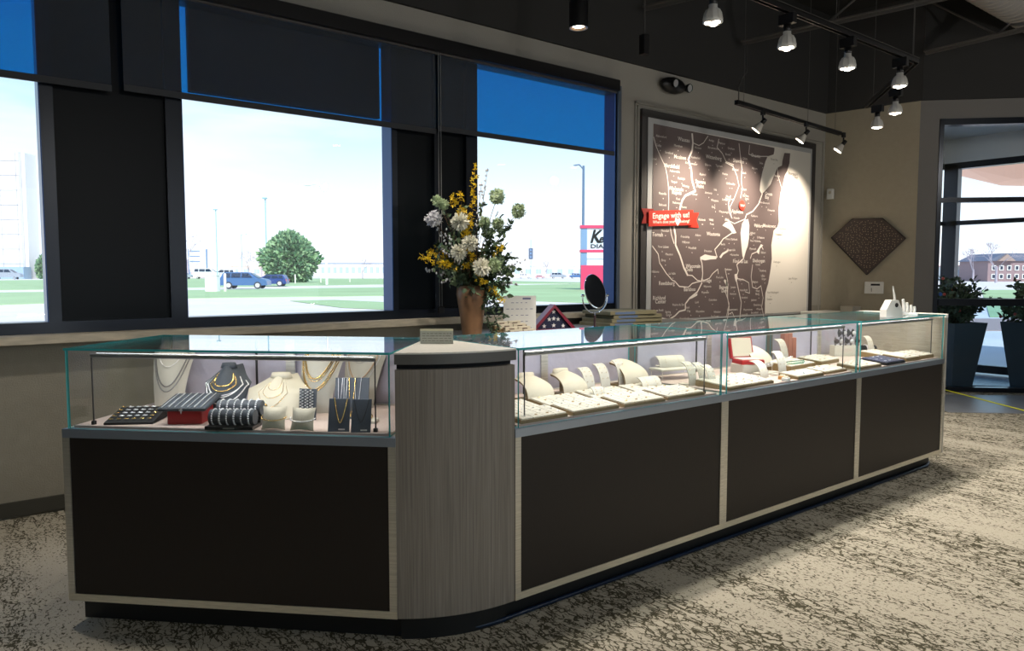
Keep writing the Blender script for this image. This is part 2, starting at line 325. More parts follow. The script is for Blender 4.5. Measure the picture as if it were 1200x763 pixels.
wallquad(MB(), (CX, WY), (DX, DY), -.1, ZT).build('painted_wall', mat('wall_khaki', rgb(162, 155, 138), .85, 0, .2, noise=(18, .03), bump=(140, .35)), wd)
wallquad(MB(), (CX-.03, WY), (DX-.03, DY-.03), ZT, ZC).build('black_upper_wall', BLACKW, wd)
tt = Vector((R2, -R2, 0)); D0 = Vector((DX, DY, 0))
def T(s, off=0): p = D0 + tt*s + Vector((R2, R2, 0))*off; return (p.x, p.y)
we = sempty('wall_entrance')
wallquad(MB(), T(0), T(.205), -.1, ZT).build('wall_left_of_glazing', mat('wall_entrance_grey', rgb(124, 122, 120), .85, 0, .2, bump=(140, .3)), we)
wallquad(MB(), T(.205), T(3.0), 2.95, ZT).build('wall_above_glazing', MATS['wall_entrance_grey'], we)
wallquad(MB(), T(3.0), T(3.9), -.1, ZT).build('wall_right_of_glazing', MATS['wall_entrance_grey'], we)
wallquad(MB(), T(-.02, -.03), T(3.9, -.03), ZT, ZC).build('black_upper_wall', BLACKW, we)
struct(bx('wall_right', (11.15, YB, 0), (11.3, .9, ZC), WALL))
# baseboards
struct(MB().box((XL, WY-.014, .012), (CX, WY, .088)).build('baseboard_window', BASEB))
struct(wallquad(MB(), T(-.02), T(.2), 0, .09, -.012).build('baseboard_entrance', BASEB))
struct(wallquad(MB(), (CX, WY), (DX, DY), 0, .09, -.012).build('baseboard_diamond', BASEB))
# sill
struct(MB().box((-1.3, 4.49, .922), (4.80, 4.72, .966)).build('trim_sill', STONE))
# windows (openings in x): frames are dark metal tubes, each pane a sheet of glass
def window(name, x0, x1, fl, fr, z0=.966, z1=2.93):
    wn = sempty(name)
    for nm, a, b in (('frame_stile', (x0, 4.60, z0), (x0+fl, 4.74, z1)), ('frame_stile', (x1-fr, 4.60, z0), (x1, 4.74, z1)), ('frame_rail', (x0+fl, 4.60, z0), (x1-fr, 4.74, z0+.062)), ('frame_rail', (x0+fl, 4.60, 2.87), (x1-fr, 4.74, z1))):
        MB().box(a, b).build(nm, FRAME, wn)
    MB().box((x0+fl+.012, 4.63, z0+.062), (x0+fl, 4.70, 2.87)).build('skylit_reveal', mat('reveal_skylight_blue', rgb(16, 62, 118), .3, .3), wn)  # frame reveals painted blue to stand for sky light on them
    MB().box((x1-fr-.006, 4.602, z0+.062), (x1-fr, 4.738, 2.87)).build('skylit_reveal', MATS['reveal_skylight_blue'], wn)
    MB().box((x0+fl-.005, 4.668, z0+.05), (x1-fr+.005, 4.674, 2.88)).build('pane', WG, wn)
    return wn
window('window_1', -1.3, .50, .07, .040)
window('window_2', 1.09, 2.554, .068, .020)
window('window_3', 3.18, 4.765, .082, .012)
def darkpanel(name, x0, x1):
    p = sempty(name)
    MB().box((x0, 4.635, .966), (x1, 4.70, 2.93)).build('gloss_panel', GLOSSP, p)
    for a, b in (((x0, 4.60, .966), (x1, 4.64, 1.03)), ((x0, 4.60, 1.03), (x0+.02, 4.64, 2.93)), ((x1-.02, 4.60, 1.03), (x1, 4.64, 2.93))): MB().box(a, b).build('panel_frame', FRAME, p)
darkpanel('trim_1', .50, 1.09); darkpanel('trim_2', 2.554, 2.90); darkpanel('trim_3', 2.90, 3.18)
struct(MB().box((4.765, 4.58, .966), (4.80, 4.74, 2.93)).build('trim_4', mat('grey_blue_jamb', rgb(92, 104, 120), .4)))
# header cassette of the shades, each shade a thing
hd = thing('shade_cassette', (2.4, 4.497, 2.86), 'long black metal shade cassette running above the window band', 'window shade')
MB().cbox((-3.6, 0, 0), (2.30, .10, .092), .006).build('cassette_box', BLK, hd); MB().box((-3.6, .04, -.012), (2.30, .07, .001)).build('roller_slot', STEEL, hd)
def shade(x0, x1, zb, label):
    s = thing('roller_shade', ((x0+x1)/2, 4.55, zb), label, 'window shade'); hw = (x1-x0)/2
    MB().box((-hw, -.001, .02), (hw, .001, 2.87-zb)).build('fabric', SHADE, s)
    MB().box((-hw, -.007, -.012), (hw, .007, .024)).build('hem_bar', mat('charcoal_hem', rgb(34, 38, 44), .5), s)
shade(-1.25, .790, 2.285, 'roller shade half lowered over the window at the end by the pale office block')
shade(.850, 2.862, 2.300, 'wide roller shade with a dark centre, above the parked blue cars')
shade(2.882, 4.680, 2.325, 'bright blue roller shade above the flower vase and mirror')
ch = thing('shade_chain', (2.872, 4.53, 1.02), 'thin bead pull chain hanging between the two wide shades', 'chain')
mb = MB(); mb.tube([(0, 0, .02), (0, 0, 1.84)], .003, 6); mb.tube([(.02, 0, .02), (.02, 0, 1.84)], .003, 6); mb.build('bead_chain', mat('grey_chain', rgb(120, 122, 124), .4), ch)
MB().cbox((-.015, -.008, -.02), (.035, .01, .03), .004).build('chain_weight', BLK, ch)
# outside board mounted on the facade behind shade two
ob = thing('facade_sign_board', (1.93, 4.86, 2.415), 'dark board fixed outside behind the wide middle shade', 'sign'); MB().cbox((-.655, 0, 0), (.655, .06, .62), .01).build('board', BLKF, ob)

# ------------------------------------------------------------------ ceiling steel, duct, tracks
def joist(y0, x0, x1, zt=4.15, zb=3.62, label=''):
    pass
def bar_joist(p, q, zt, zb, label, n=7):
    p = Vector(p); q = Vector(q); L = (q-p).length; d = (q-p).normalized(); ang = math.atan2(d.y, d.x)
    j = thing('roof_joist', (p.x, p.y, zb), label, 'joist', ang)
    h = zt-zb
    for z in (0, h):
        m = MB(); m.box((0, -.045, z-.006), (L, -.008, z+.006)); m.box((0, .008, z-.006), (L, .045, z+.006)); m.box((0, -.012, z-.03), (L, -.006, z+.006)); m.box((0, .006, z-.03), (L, .012, z+.006)); m.build('chord', STEEL, j)
    for i in range(n):
        a = L*i/n; b = L*(i+1)/n; MB().tube([(a, 0, 0 if i % 2 else h), (b, 0, h if i % 2 else 0)], .012, 6).build('web_bar', STEEL, j)
bar_joist((4.99, 4.5, 0), (6.65, -1.6, 0), 4.15, 3.62, 'black steel roof joist nearest the cylinder light, its end at the window wall')
bar_joist((6.44, 4.5, 0), (7.4, -1.2, 0), 4.15, 3.60, 'black steel roof joist over the wall map')
bar_joist((8.30, 3.55, 0), (8.05, -1.2, 0), 4.15, 3.62, 'black steel roof joist farthest off, over the entrance corner')
bar_joist((3.4, 4.5, 0), (5.3, -1.6, 0), 4.15, 3.62, 'black steel roof joist above the flower vase')
du = thing('round_duct', (9.0, 2.66, 3.93), 'grey ribbed round air duct at the ceiling, top right corner', 'duct', 0)
MB().tube([(-3.4, 0, 0), (.02, 0, 0)], .25, 28).build('duct_pipe', mat('grey_duct', rgb(150, 146, 140), .45, .3), du)
for i in range(34): MB().lathe([(.249, -.010), (.258, -.005), (.258, .005), (.249, .010)], 28, M_=Matrix.Translation((-3.3+i*.10, 0, 0)) @ Matrix.Rotation(PI/2, 4, 'Y')).build('duct_rib', MATS['grey_duct'], du)
def track(p, q, z, label, wires=()):
    p = Vector(p); q = Vector(q); L = (q-p).length; t = thing('light_track', (p.x, p.y, z), label, 'light track', math.atan2(q.y-p.y, q.x-p.x))
    m = MB(); m.box((0, -.018, .006), (L, -.010, .04)); m.box((0, .010, .006), (L, .018, .04)); m.box((0, -.018, .032), (L, .018, .04)); m.build('rail', BLK, t)
    MB().box((0, -.019, .038), (L, .019, .042)).build('rail_top', mat('grey_rail_cap', rgb(110, 108, 104), .35, .6), t)  # lighter grey strip along the top of the track
    for s in wires: MB().tube([(s, 0, .04), (s, 0, ZC-z)], .0022, 5).build('hanger_wire', STEEL, t)
    return t
track((.8, 2.41, 0), (5.50, 2.41, 0), TRACK_Z+.16, 'long black light track hanging over the showcases', (1.2, 2.6, 3.6, 4.65))
track((5.50, 2.41, 0), (6.62, 3.32, 0), TRACK_Z+.16, 'short black light track angling from the long track towards the corner', (.1, 1.2))
track((5.34, 3.78, 0), (7.36, 3.95, 0), TRACK_Z+.10, 'black light track aimed at the wall map', (.12, 1.3, 1.9))
wr = thing('power_cord', (0, 0, 0), 'thin dark power cord rising from the end of the wall map track', 'cord')
MB().tube([(5.37, 3.78, 2.74), (5.40, 3.80, 2.86), (5.5, 3.85, 2.95), (5.65, 3.9, 3.05), (5.72, 3.95, 3.3)], .005, 6).build('cord', STEEL, wr)
GREYL = mat('grey_lamp_ribbed', rgb(214, 212, 206), .35, .1)
def pendant(label):
    t = thing('track_lamp', (0, 0, 0), label, 'lamp', group='lamps on the showcase track')
    MB().cbox((-.018, -.05, .10), (.018, .05, .16), .004).build('adapter', BLK, t)
    MB().lathe([(0, .10), (.020, .10), (.022, .06), (.014, .055)], 14).build('stem', BLK, t)
    b = MB().lathe([(.016, .062), (.022, .060), (.022, .045), (.033, .035), (.043, .015), (.049, -.01), (.051, -.028), (.047, -.032)], 20)
    b.build('lamp_body', GREYL, t)
    for k in range(10):
        a = 2*PI*k/10; pts = [(.034*math.cos(a), .034*math.sin(a), .035), (.045*math.cos(a), .045*math.sin(a), .015), (.052*math.cos(a), .052*math.sin(a), -.02)]
        MB().tube(pts, .002, 4).build('cooling_fin', GREYL, t)
    MB().lathe([(.0, -.030), (.047, -.030), (.047, -.026)], 20).build('lamp_face', mat('lamp_face_grey', rgb(200, 198, 190), .4), t)
    for k in range(3):
        a = 2*PI*k/3+.5; MB().lathe([(0, -.036), (.018, -.036), (.019, -.031)], 12, (.024*math.cos(a), .024*math.sin(a), 0)).build('lit_lens', BULB, t)
    return t
labs = ['first grey reflector lamp of the showcase track, next to the black cylinder light', 'second lamp along the showcase track', 'third lamp along the showcase track', 'lamp at the far end of the long showcase track, before it turns']
proto = pendant(labs[0]); proto.location = (LAMP_X[0], TRACK_Y, TRACK_Z)
for i in range(1, 4): dup(proto, (LAMP_X[i], TRACK_Y, TRACK_Z), None, labs[i])
dup(proto, (6.05, 2.80, TRACK_Z-.01), None, 'upper of the two lamps on the short angled track')
dup(proto, (6.50, 3.16, TRACK_Z-.01), None, 'lower of the two lamps on the short angled track, nearest the corner')
def wall_lamp(loc, to, label):
    t = thing('wall_track_lamp', loc, label, 'lamp', group='lamps aimed at the wall map')
    MB().cbox((-.02, -.014, .06), (.02, .014, .11), .003).build('adapter', BLK, t); MB().tube([(0, 0, .07), (0, 0, .02)], .008, 8).build('stem', BLK, t)
    d = (Vector(to)-Vector(loc)).normalized(); Mx = d.to_track_quat('Z', 'Y').to_matrix().to_4x4()
    MB().lathe([(0, -.035), (.020, -.035), (.020, .012), (.014, .015)], 14, M_=Mx).build('lamp_socket', BLK, t)
    MB().lathe([(.016, .012), (.022, .02), (.040, .065), (.048, .088), (.045, .090)], 18, M_=Mx).build('reflector_cone', mat('white_reflector', rgb(205, 200, 190), .35), t)
    MB().lathe([(0, .084), (.045, .084), (.045, .086)], 18, M_=Mx).build('lit_face', BULB, t)
for (x, y, tx), lb in zip(WALL_L, ('first lamp aimed at the wall map, at the window end of its track', 'middle lamp aimed at the wall map', 'last lamp aimed at the wall map, nearest the corner')):
    wall_lamp((x, y, 2.615), (x-.50, 4.6, 1.5), lb)
cy = thing('cylinder_light', (3.395, 3.634, 2.9), 'black cylinder ceiling light lit below, hanging left of the track lamps', 'lamp')
MB().lathe([(.062, 0), (.062, 1.25), (0, 1.25)], 24).build('housing', BLK, cy); MB().lathe([(.062, 0), (.050, .0), (.044, .03), (.030, .06)], 24).build('inner_reflector', mat('warm_reflector', rgb(210, 180, 150), .3, .6), cy)
MB().lathe([(0, .012), (.040, .012)], 20).build('lit_lamp', BULB, cy)
# small black sensor hanging under a joist
jb = thing('ceiling_sensor', tuple(aty(755, 50, 3.9)), 'small black box hanging below the joist near the cylinder light', 'sensor'); MB().cbox((-.03, -.03, -.09), (.03, .03, .06), .006).build('sensor_box', BLK, jb); MB().tube([(0, 0, .06), (0, 0, .9)], .008, 6).build('drop_rod', STEEL, jb)

# ------------------------------------------------------------------ wall fittings
em = thing('emergency_light', (5.45, 4.6, 3.03), 'black two-headed emergency light on the wall above the map', 'emergency light')
MB().blob((0, -.05, 0), (.17, .06, .075), 16, 10).build('housing', BLK, em)
for x, yy in ((-.05, -.10), (.20, -.06)):
    Mx = Matrix.Translation((x, yy, .005)) @ Matrix.Rotation(PI/2+.2, 4, 'X')
    MB().lathe([(0, -.03), (.03, -.03), (.042, .02), (.036, .03)], 14, M_=Mx).build('lamp_head', BLK, em); MB().lathe([(0, .025), (.034, .025)], 14, M_=Mx).build('lens', mat('grey_lens', rgb(170, 172, 176), .2), em)
dn = Vector((DX-CX, DY-WY, 0)).normalized(); dnn = Vector((dn.y, -dn.x, 0)); dang = math.atan2(dn.y, dn.x)   # local x along the diamond wall, local -y into the room
def onD(s, z, off=0): p = Vector((CX, WY, 0)) + dn*s + dnn*off; return (p.x, p.y, z)
dm = thing('diamond_plaque', onD(.51, 1.28), 'dark speckled diamond-shaped plaque on the khaki wall', 'plaque', dang)
pts = [(-.40, .43), (-.175, .635), (.145, .628), (.385, .40), (.0, 0)]
MB().prism([(x, z) for x, z in pts][::-1], -.03, 0, 'y').build('plaque_board', mat('plaque_brown', rgb(56, 46, 42), .5, noise=(20, .2)), dm)
m = MB(); gi = 0
def inpoly(x, y, P):
    c = False
    for i in range(len(P)):
        x1, y1 = P[i]; x2, y2 = P[i-1]
        if (y1 > y) != (y2 > y) and x < (x2-x1)*(y-y1)/(y2-y1)+x1: c = not c
    return c
for i in range(26):
    for j in range(22):
        x = -.4+i*.031+random.uniform(-.01, .01); z = .02+j*.029+random.uniform(-.01, .01)
        if inpoly(x*1.08, .3+(z-.3)*1.07, pts): a = random.uniform(0, PI); l = .007; dx, dz = math.cos(a)*l, math.sin(a)*l; m.add([(x-dx, -.0305, z-dz), (x+dz*.5, -.0305, z-dx*.5), (x+dx, -.0305, z+dz), (x-dz*.5, -.0305, z+dx*.5)], [(0, 1, 2, 3)])
tag(m.build('speckle_print', mat('speckle_cream', rgb(190, 176, 150), .5), dm), kind='stuff')
mb = MB()
for i in range(5):
    a = Vector((pts[i][0], -.034, pts[i][1])); b = Vector((pts[(i+1) % 5][0], -.034, pts[(i+1) % 5][1])); mb.tube([a, b], .006, 4)
mb.build('plaque_rim', mat('plaque_rim', rgb(40, 34, 32), .4), dm)
sn = thing('motion_sensor', onD(.07, 2.16), 'small white motion sensor high in the room corner', 'sensor', dang); MB().cbox((-.03, -.035, 0), (.05, 0, .12), .01).build('sensor_case', WHITE, sn); MB().blob((.01, -.036, .075), (.016, .008, .02), 10, 6).build('lens', CREAM, sn)
th = thing('alarm_keypad', onD(.585, 1.068), 'white alarm keypad on the wall below the diamond plaque', 'keypad', dang)
MB().cbox((-.10, -.028, 0), (.10, 0, .135), .008).build('keypad_case', WHITE, th); MB().box((-.03, -.030, .09), (.065, -.027, .112)).build('display_slot', BLKF, th); MB().box((-.025, -.029, .02), (-.018, -.027, .065)).build('door_seam', mat('seam_grey', rgb(120, 118, 112), .6), th)

# ------------------------------------------------------------------ wall map
MY = 4.57
mapt = thing('wall_map', (5.0, 4.6, .80), 'large framed brown and white regional map with a red ribbon', 'map')
inv = lambda p: (p[0]-5.0, p[1]-4.6, p[2]-.80)
def mquad(name, x0, x1, z0, z1, y0, y1, m): return MB().box(inv((x0, y0, z0)), inv((x1, y1, z1))).build(name, m, mapt)
mquad('map_backing', 5.06, 7.99, .80, 2.775, 4.572, 4.6, mat('map_frame_charcoal', rgb(58, 56, 56), .6))
mquad('border_panel', 5.135, 7.90, .84, 2.705, 4.566, 4.573, mat('map_border_grey', rgb(176, 178, 180), .6))
mquad('map_sheet', 5.20, 7.865, .86, 2.655, 4.563, 4.567, mat('map_paper', rgb(222, 218, 210), .6))
LANDM = mat('map_land_brown', rgb(98, 86, 86), .6, noise=(3, .06))
PR = mat('map_white_print', rgb(226, 220, 214), .6)
PG = mat('map_grey_print', rgb(120, 116, 112), .6)
K = 5.655
def MP(zone, x, y):
    ox, oy = {'A': (750, 125), 'B': (850, 140), 'C': (750, 250), 'D': (850, 250)}[zone]; return (ox+x/K, oy+y/K)
def mw(pp, yy): p = aty(pp[0], pp[1], 4.562); return inv((p.x, yy, p.z))
coast = [('B', 325, 205), ('B', 320, 232), ('B', 280, 245), ('B', 265, 280), ('B', 245, 350), ('B', 232, 420), ('B', 228, 470), ('B', 240, 492), ('B', 258, 480), ('B', 300, 430), ('B', 320, 380), ('B', 345, 320), ('B', 375, 305), ('B', 380, 270), ('B', 392, 222), ('B', 430, 224), ('B', 425, 290), ('B', 410, 340), ('B', 395, 370), ('B', 380, 440), ('B', 365, 490), ('B', 360, 540), ('B', 352, 600), ('B', 355, 680), ('D', 345, 90), ('D', 320, 115), ('D', 315, 150), ('D', 305, 210), ('D', 308, 300), ('D', 300, 370), ('D', 285, 460), ('D', 265, 530), ('D', 262, 600), ('D', 262, 690)]
cp = [aty(*MP(*c), 4.562) for c in coast]; cp = [(p.x, p.z) for p in cp]
land = [(5.20, .86), (5.20, 2.655)] + [(cp[0][0], 2.640)] + cp + [(cp[-1][0]-.01, .86)]
from mathutils.geometry import tessellate_polygon
tri = tessellate_polygon([[Vector((x, z, 0)) for x, z in land]])
m = MB(); m.add([inv((x, 4.5618, z)) for x, z in land], [tuple(t) for t in tri]); lo = m.build('land_print', LANDM, mapt)
bm = bmesh.new(); bm.from_mesh(lo.data); bmesh.ops.recalc_face_normals(bm, faces=bm.faces)
for f in bm.faces:
    if f.normal.y > 0: f.normal_flip()
bm.to_mesh(lo.data); bm.free()
def ribbon(mb, pts, wd, yy):
    pts = [Vector(p) for p in pts]
    for i in range(len(pts)-1):
        a, b = pts[i], pts[i+1]; d = (b-a); 
        if d.length < 1e-5: continue
        d.normalize(); n = Vector((-d.z, 0, d.x))*wd/2; a = a-d*wd*.2; b = b+d*wd*.2
        mb.add([a+n, a-n, b-n, b+n], [(0, 1, 2, 3)])
def river(mb, zone, pts, wd=.012):
    mb = MB(); ribbon(mb, [mw(MP(zone, *p), 4.5608) for p in pts], wd*.8, 0); mb.build('river_print', PR, mapt)
rv = 0
river(rv, 'A', [(90, 200), (105, 260), (135, 330), (168, 400), (180, 460), (188, 530), (190, 620), (188, 690)], .010)
river(rv, 'A', [(345, 180), (350, 240), (345, 290), (320, 350), (338, 410), (345, 490), (365, 560), (300, 590), (280, 620), (265, 670), (262, 700)], .028)
river(rv, 'A', [(350, 240), (390, 258), (420, 240), (450, 195)], .010); river(rv, 'A', [(522, 215), (510, 270), (545, 310), (570, 365), (620, 385)], .010)
river(rv, 'A', [(600, 590), (585, 640), (590, 700), (610, 740)], .012)
river(rv, 'C', [(200, 90), (207, 140), (225, 200)], .012); river(rv, 'C', [(225, 90), (235, 150), (235, 210), (265, 280), (290, 360), (315, 410)], .026)
river(rv, 'C', [(315, 410), (345, 412), (380, 445), (410, 450), (380, 455), (345, 465), (320, 490), (260, 485), (230, 450), (215, 445), (175, 400), (130, 330), (120, 270), (80, 215)], .012)
river(rv, 'C', [(410, 445), (415, 400), (410, 330), (400, 300), (430, 278), (470, 300), (510, 290), (495, 240), (530, 200), (550, 170), (610, 130)], .014)
river(rv, 'C', [(410, 450), (460, 430), (480, 400), (515, 370), (518, 400)], .010); river(rv, 'C', [(410, 460), (380, 520), (330, 560), (300, 600), (300, 640), (260, 650), (230, 680), (190, 705), (140, 695), (110, 675), (65, 672)], .018)
river(rv, 'C', [(560, 440), (580, 480), (580, 560), (590, 620), (575, 730)], .014)
river(rv, 'B', [(90, 160), (100, 250), (110, 330), (105, 400), (112, 460), (100, 520)], .012); river(rv, 'B', [(160, 170), (155, 230), (200, 245), (280, 245)], .010)
river(rv, 'B', [(0, 285), (50, 310), (75, 370), (90, 440), (60, 520), (30, 580), (40, 650)], .012); river(rv, 'B', [(245, 490), (220, 560), (180, 610), (140, 630), (130, 660)], .018)
river(rv, 'B', [(345, 320), (350, 380), (368, 440), (375, 460)], .010); river(rv, 'B', [(130, 660), (60, 690), (0, 660)], .010)
river(rv, 'D', [(120, 300), (75, 340), (85, 380), (70, 430), (85, 500), (105, 590), (95, 700)], .014); river(rv, 'D', [(165, 300), (175, 270), (220, 250), (235, 210), (250, 240)], .012)
river(rv, 'D', [(180, 340), (170, 420), (180, 490), (210, 500), (235, 480), (250, 560), (240, 620), (255, 690)], .010); river(rv, 'D', [(70, 430), (120, 440), (155, 460), (160, 530), (130, 520)], .008)
river(rv, 'D', [(0, 380), (15, 450), (0, 520), (25, 600), (5, 690)], .010); river(rv, 'D', [(20, 670), (45, 655), (60, 690)], .010)
def lake(zone, pts):
    q = [mw(MP(zone, *p), 4.5604) for p in pts]; lk = MB(); lk.add(q, [tuple(t) for t in tessellate_polygon([[Vector((a, c, 0)) for a, b, c in q]])]); lk.build('lake_print', PR, mapt)
lake('D', [(125, 45), (150, 38), (158, 80), (155, 170), (148, 215), (135, 250), (120, 305), (112, 280), (105, 200), (100, 130), (110, 70)])
lake('D', [(-20, 80), (0, 60), (25, 52), (45, 75), (72, 130), (50, 135), (25, 105)])
lake('C', [(398, 290), (430, 272), (465, 280), (505, 285), (505, 303), (465, 306), (430, 312), (400, 305)]); lake('C', [(525, 290), (545, 262), (585, 240), (580, 256), (550, 275), (535, 298)])
lake('C', [(553, 445), (572, 440), (585, 470), (583, 505), (572, 480)]); lake('C', [(320, 562), (380, 530), (378, 545), (335, 568)]); lake('D', [(60, 405), (75, 400), (82, 430), (70, 455), (62, 430)]); lake('D', [(2, 440), (15, 450), (18, 490), (5, 480)]); lake('D', [(205, 255), (235, 205), (250, 212), (228, 235), (222, 272)])
names = {'A': [(105, 193, 'Abbotsford'), (105, 255, 'Colby'), (250, 218, 'Wausau', 1), (225, 257, 'Marathon'), (165, 303, 'Stratford'), (78, 345, 'Loyal'), (225, 335, 'Mosinee', 1), (300, 372, 'Kronenwetter'), (160, 393, 'Marshfield', 1), (195, 425, 'Auburndale'), (250, 475, 'Rudolph'), (205, 497, 'Vesper'), (365, 500, 'Stevens', 1), (375, 530, 'Point', 1), (185, 545, 'Wisconsin', 1), (212, 572, 'Rapids', 1), (125, 575, 'Pittsville'), (278, 525, 'Whiting'), (345, 580, 'Plover'), (240, 612, 'Port'), (215, 636, 'Nekoosa'), (125, 650, 'Babcock'), (275, 665, 'Rome'), (455, 222, 'Antigo'), (520, 240, 'Mattoon'), (450, 270, 'Birnamwood'), (435, 335, 'Wittenberg', 1), (430, 385, 'Elderon'), (500, 390, 'Tigerton'), (395, 448, 'Rosholt'), (545, 445, 'Marion'), (490, 550, 'Iola'), (430, 570, 'Amherst'), (470, 620, 'Waupaca'), (475, 665, 'King'), (570, 595, 'New'), (545, 615, 'London', 0), (522, 695, 'Weyauwega'), (570, 508, 'Clintonville'), (360, 270, 'Weston'), (340, 335, 'Rothschild'), (385, 748, 'Hancock'), (455, 750, 'Wild')],
 'B': [(15, 190, 'Gresham'), (0, 230, 'Bowler'), (50, 275, 'Shawano', 1), (115, 258, 'Gillett'), (170, 240, 'Oconto', 1), (225, 288, 'Stiles'), (175, 322, 'Abrams'), (45, 330, 'Bonduel'), (105, 352, 'Pulaski'), (20, 425, 'Shiocton'), (105, 462, 'Hobart'), (115, 505, 'De Pere'), (130, 525, 'Little', 0), (0, 525, 'Bear Creek'), (262, 495, 'Green', 1), (262, 518, 'Bay', 1), (325, 372, 'Brussels'), (220, 548, 'Bellevue'), (250, 552, 'Denmark'), (280, 600, 'Kewaunee'), (40, 612, 'Appleton', 1), (55, 652, 'Neenah'), (170, 638, 'Kaukauna'), (0, 662, 'Dale'), (190, 700, 'Chilton'), (245, 705, 'Two Rivers'), (165, 752, 'Hilbert')],
 'C': [(140, 115, 'Necedah'), (80, 145, 'Tomah', 1), (270, 155, 'Friendship'), (365, 145, 'Adams'), (440, 140, 'Wautoma', 1), (390, 42, 'Coloma'), (460, 45, 'Wild'), (463, 70, 'Rose'), (280, 192, 'Mauston'), (318, 230, 'Westfield'), (118, 222, 'New Lisbon'), (168, 272, 'Mauston'), (140, 312, 'Elroy'), (70, 388, 'Hillsboro'), (190, 400, 'La Valle'), (125, 470, 'Reedsburg', 1), (302, 355, 'Wisconsin', 1), (302, 378, 'Dells', 1), (290, 510, 'Baraboo', 1), (405, 450, 'Portage', 1), (420, 485, 'Wyocena'), (408, 525, 'Poynette'), (365, 590, 'Lodi'), (455, 575, 'Columbus'), (85, 568, 'Richland', 1), (100, 592, 'Center', 1), (215, 608, 'Prairie du Sac'), (302, 625, 'Sauk', 0), (310, 648, 'City', 0), (90, 645, 'Lone Rock'), (167, 655, 'Spring'), (172, 675, 'Green'), (368, 652, 'Waunakee'), (488, 655, 'Windsor'), (262, 700, 'Black Earth'), (318, 708, 'Middleton'), (470, 685, 'De Forest'), (65, 708, 'Avoca'), (425, 250, 'Princeton'), (535, 205, 'Berlin'), (575, 245, 'Ripon'), (560, 372, 'Markesan'), (505, 425, 'Fox Lake'), (525, 495, 'Beaver', 1), (540, 518, 'Dam', 1), (600, 490, 'Juneau'), (580, 640, 'Watertown'), (560, 45, 'Omro')],
 'D': [(0, 170, 'Omro'), (35, 172, 'Oshkosh'), (15, 242, 'Rosendale'), (40, 275, 'Lamartine'), (50, 322, 'Fond du Lac', 1), (160, 140, 'Kiel'), (210, 160, 'St Nazianz'), (165, 182, 'New Holstein'), (160, 235, 'Plymouth'), (235, 260, 'Elkhart'), (180, 318, 'Sheboygan', 1), (200, 340, 'Kohler'), (225, 380, 'Oostburg'), (235, 415, 'Cedar', 0), (240, 435, 'Grove'), (180, 455, 'Belgium'), (0, 372, 'Lomira'), (85, 440, 'Mayville'), (95, 510, 'Hustisford'), (105, 560, 'Hartford', 0), (30, 535, 'Horicon'), (170, 575, 'Jackson'), (200, 515, 'West', 0), (200, 535, 'Bend', 0), (185, 608, 'Cedarburg'), (210, 635, 'Mequon'), (120, 640, 'Menomonee'), (10, 640, 'Oconomowoc'), (170, 660, 'Brookfield'), (105, 675, 'Delafield'), (190, 85, 'Valders', 1), (250, 85, 'Manitowoc', 1)]}
greyn = {'B': [(300, 262, 'Green Bay'), (415, 360, 'Sturgeon', 1), (455, 385, 'Bay', 1), (380, 478, 'Algoma'), (370, 545, 'Kewaunee')], 'D': [(355, 100, 'Two Rivers'), (330, 138, 'Manitowoc'), (318, 322, 'Sheboygan'), (418, 432, 'Lake Michigan'), (278, 525, 'Port Washington'), (275, 570, 'Grafton'), (270, 668, 'Milwaukee')]}
def lettering(dct, name, m):
    for z, L in dct.items():
        for it in L:
            mb = MB(); big = len(it) > 3 and it[3]; p = Vector(mw(MP(z, it[0], it[1]+6), 4.5600)); hgt = .037 if big else .022
            text_mb(mb, it[2], None, p, (1, 0, 0), (0, 0, 1), hgt, .010 if big else 0)
            if not big: q = p + Vector((.06, 0, -.035)); mb.add([q+Vector((-.006, 0, 0)), q+Vector((0, 0, -.006)), q+Vector((.006, 0, 0)), q+Vector((0, 0, .006))], [(0, 1, 2, 3)])
            tag(mb.build(name, m, mapt), kind='stuff') if ' ' in it[2] else mb.build(name, m, mapt)
lettering(names, 'place_name_print', PR); lettering(greyn, 'water_name_print', PG)
# red home marker near Appleton, illegible white squiggle
p = Vector(mw((869, 241), 4.555)); m = MB(); m.lathe([(0, -.004), (.048, -.004), (.055, 0), (.048, .004), (0, .004)], 20, M_=Matrix.Translation(p) @ Matrix.Rotation(PI/2, 4, 'X')); m.build('red_marker', mat('marker_red', rgb(190, 60, 44), .5), mapt)
m = MB(); ribbon(m, [p+Vector((-.033+.011*i, -.0046, .010*(-1)**i)) for i in range(7)], .008, 0); m.build('marker_scribble', PR, mapt)
# ribbon banner (folded strip standing off the map)
def Z15(x, y, yy=4.54): p = aty(745+x/15, 240+y/15, yy); return inv((p.x, yy, p.z))
RIB = mat('banner_red', rgb(196, 52, 38), .5)
def flat(name, pts, yy, th, m):
    f = [Z15(x, y, yy) for x, y in pts]; mb = MB(); n = len(f); b = [(a[0], a[1]+th, a[2]) for a in f]
    mb.add(f+b, [tuple(range(n))[::-1], tuple(range(n, 2*n))] + [(i, n+i, n+(i+1) % n, (i+1) % n) for i in range(n)]); return mb.build(name, m, mapt)
flat('ribbon_tail', [(100, 60), (318, 72), (318, 330), (100, 328), (150, 190)], 4.553, .004, mat('banner_dark_red', rgb(150, 34, 28), .5))
flat('ribbon_tail', [(925, 140), (1115, 140), (1068, 270), (1110, 402), (925, 400)], 4.553, .004, RIB)
flat('ribbon_fold', [(228, 300), (318, 330), (318, 378), (228, 380)], 4.548, .003, MATS['banner_dark_red'])
flat('ribbon_band', [(232, 108), (620, 95), (1010, 90), (1005, 355), (620, 368), (228, 380)], 4.536, .004, RIB)
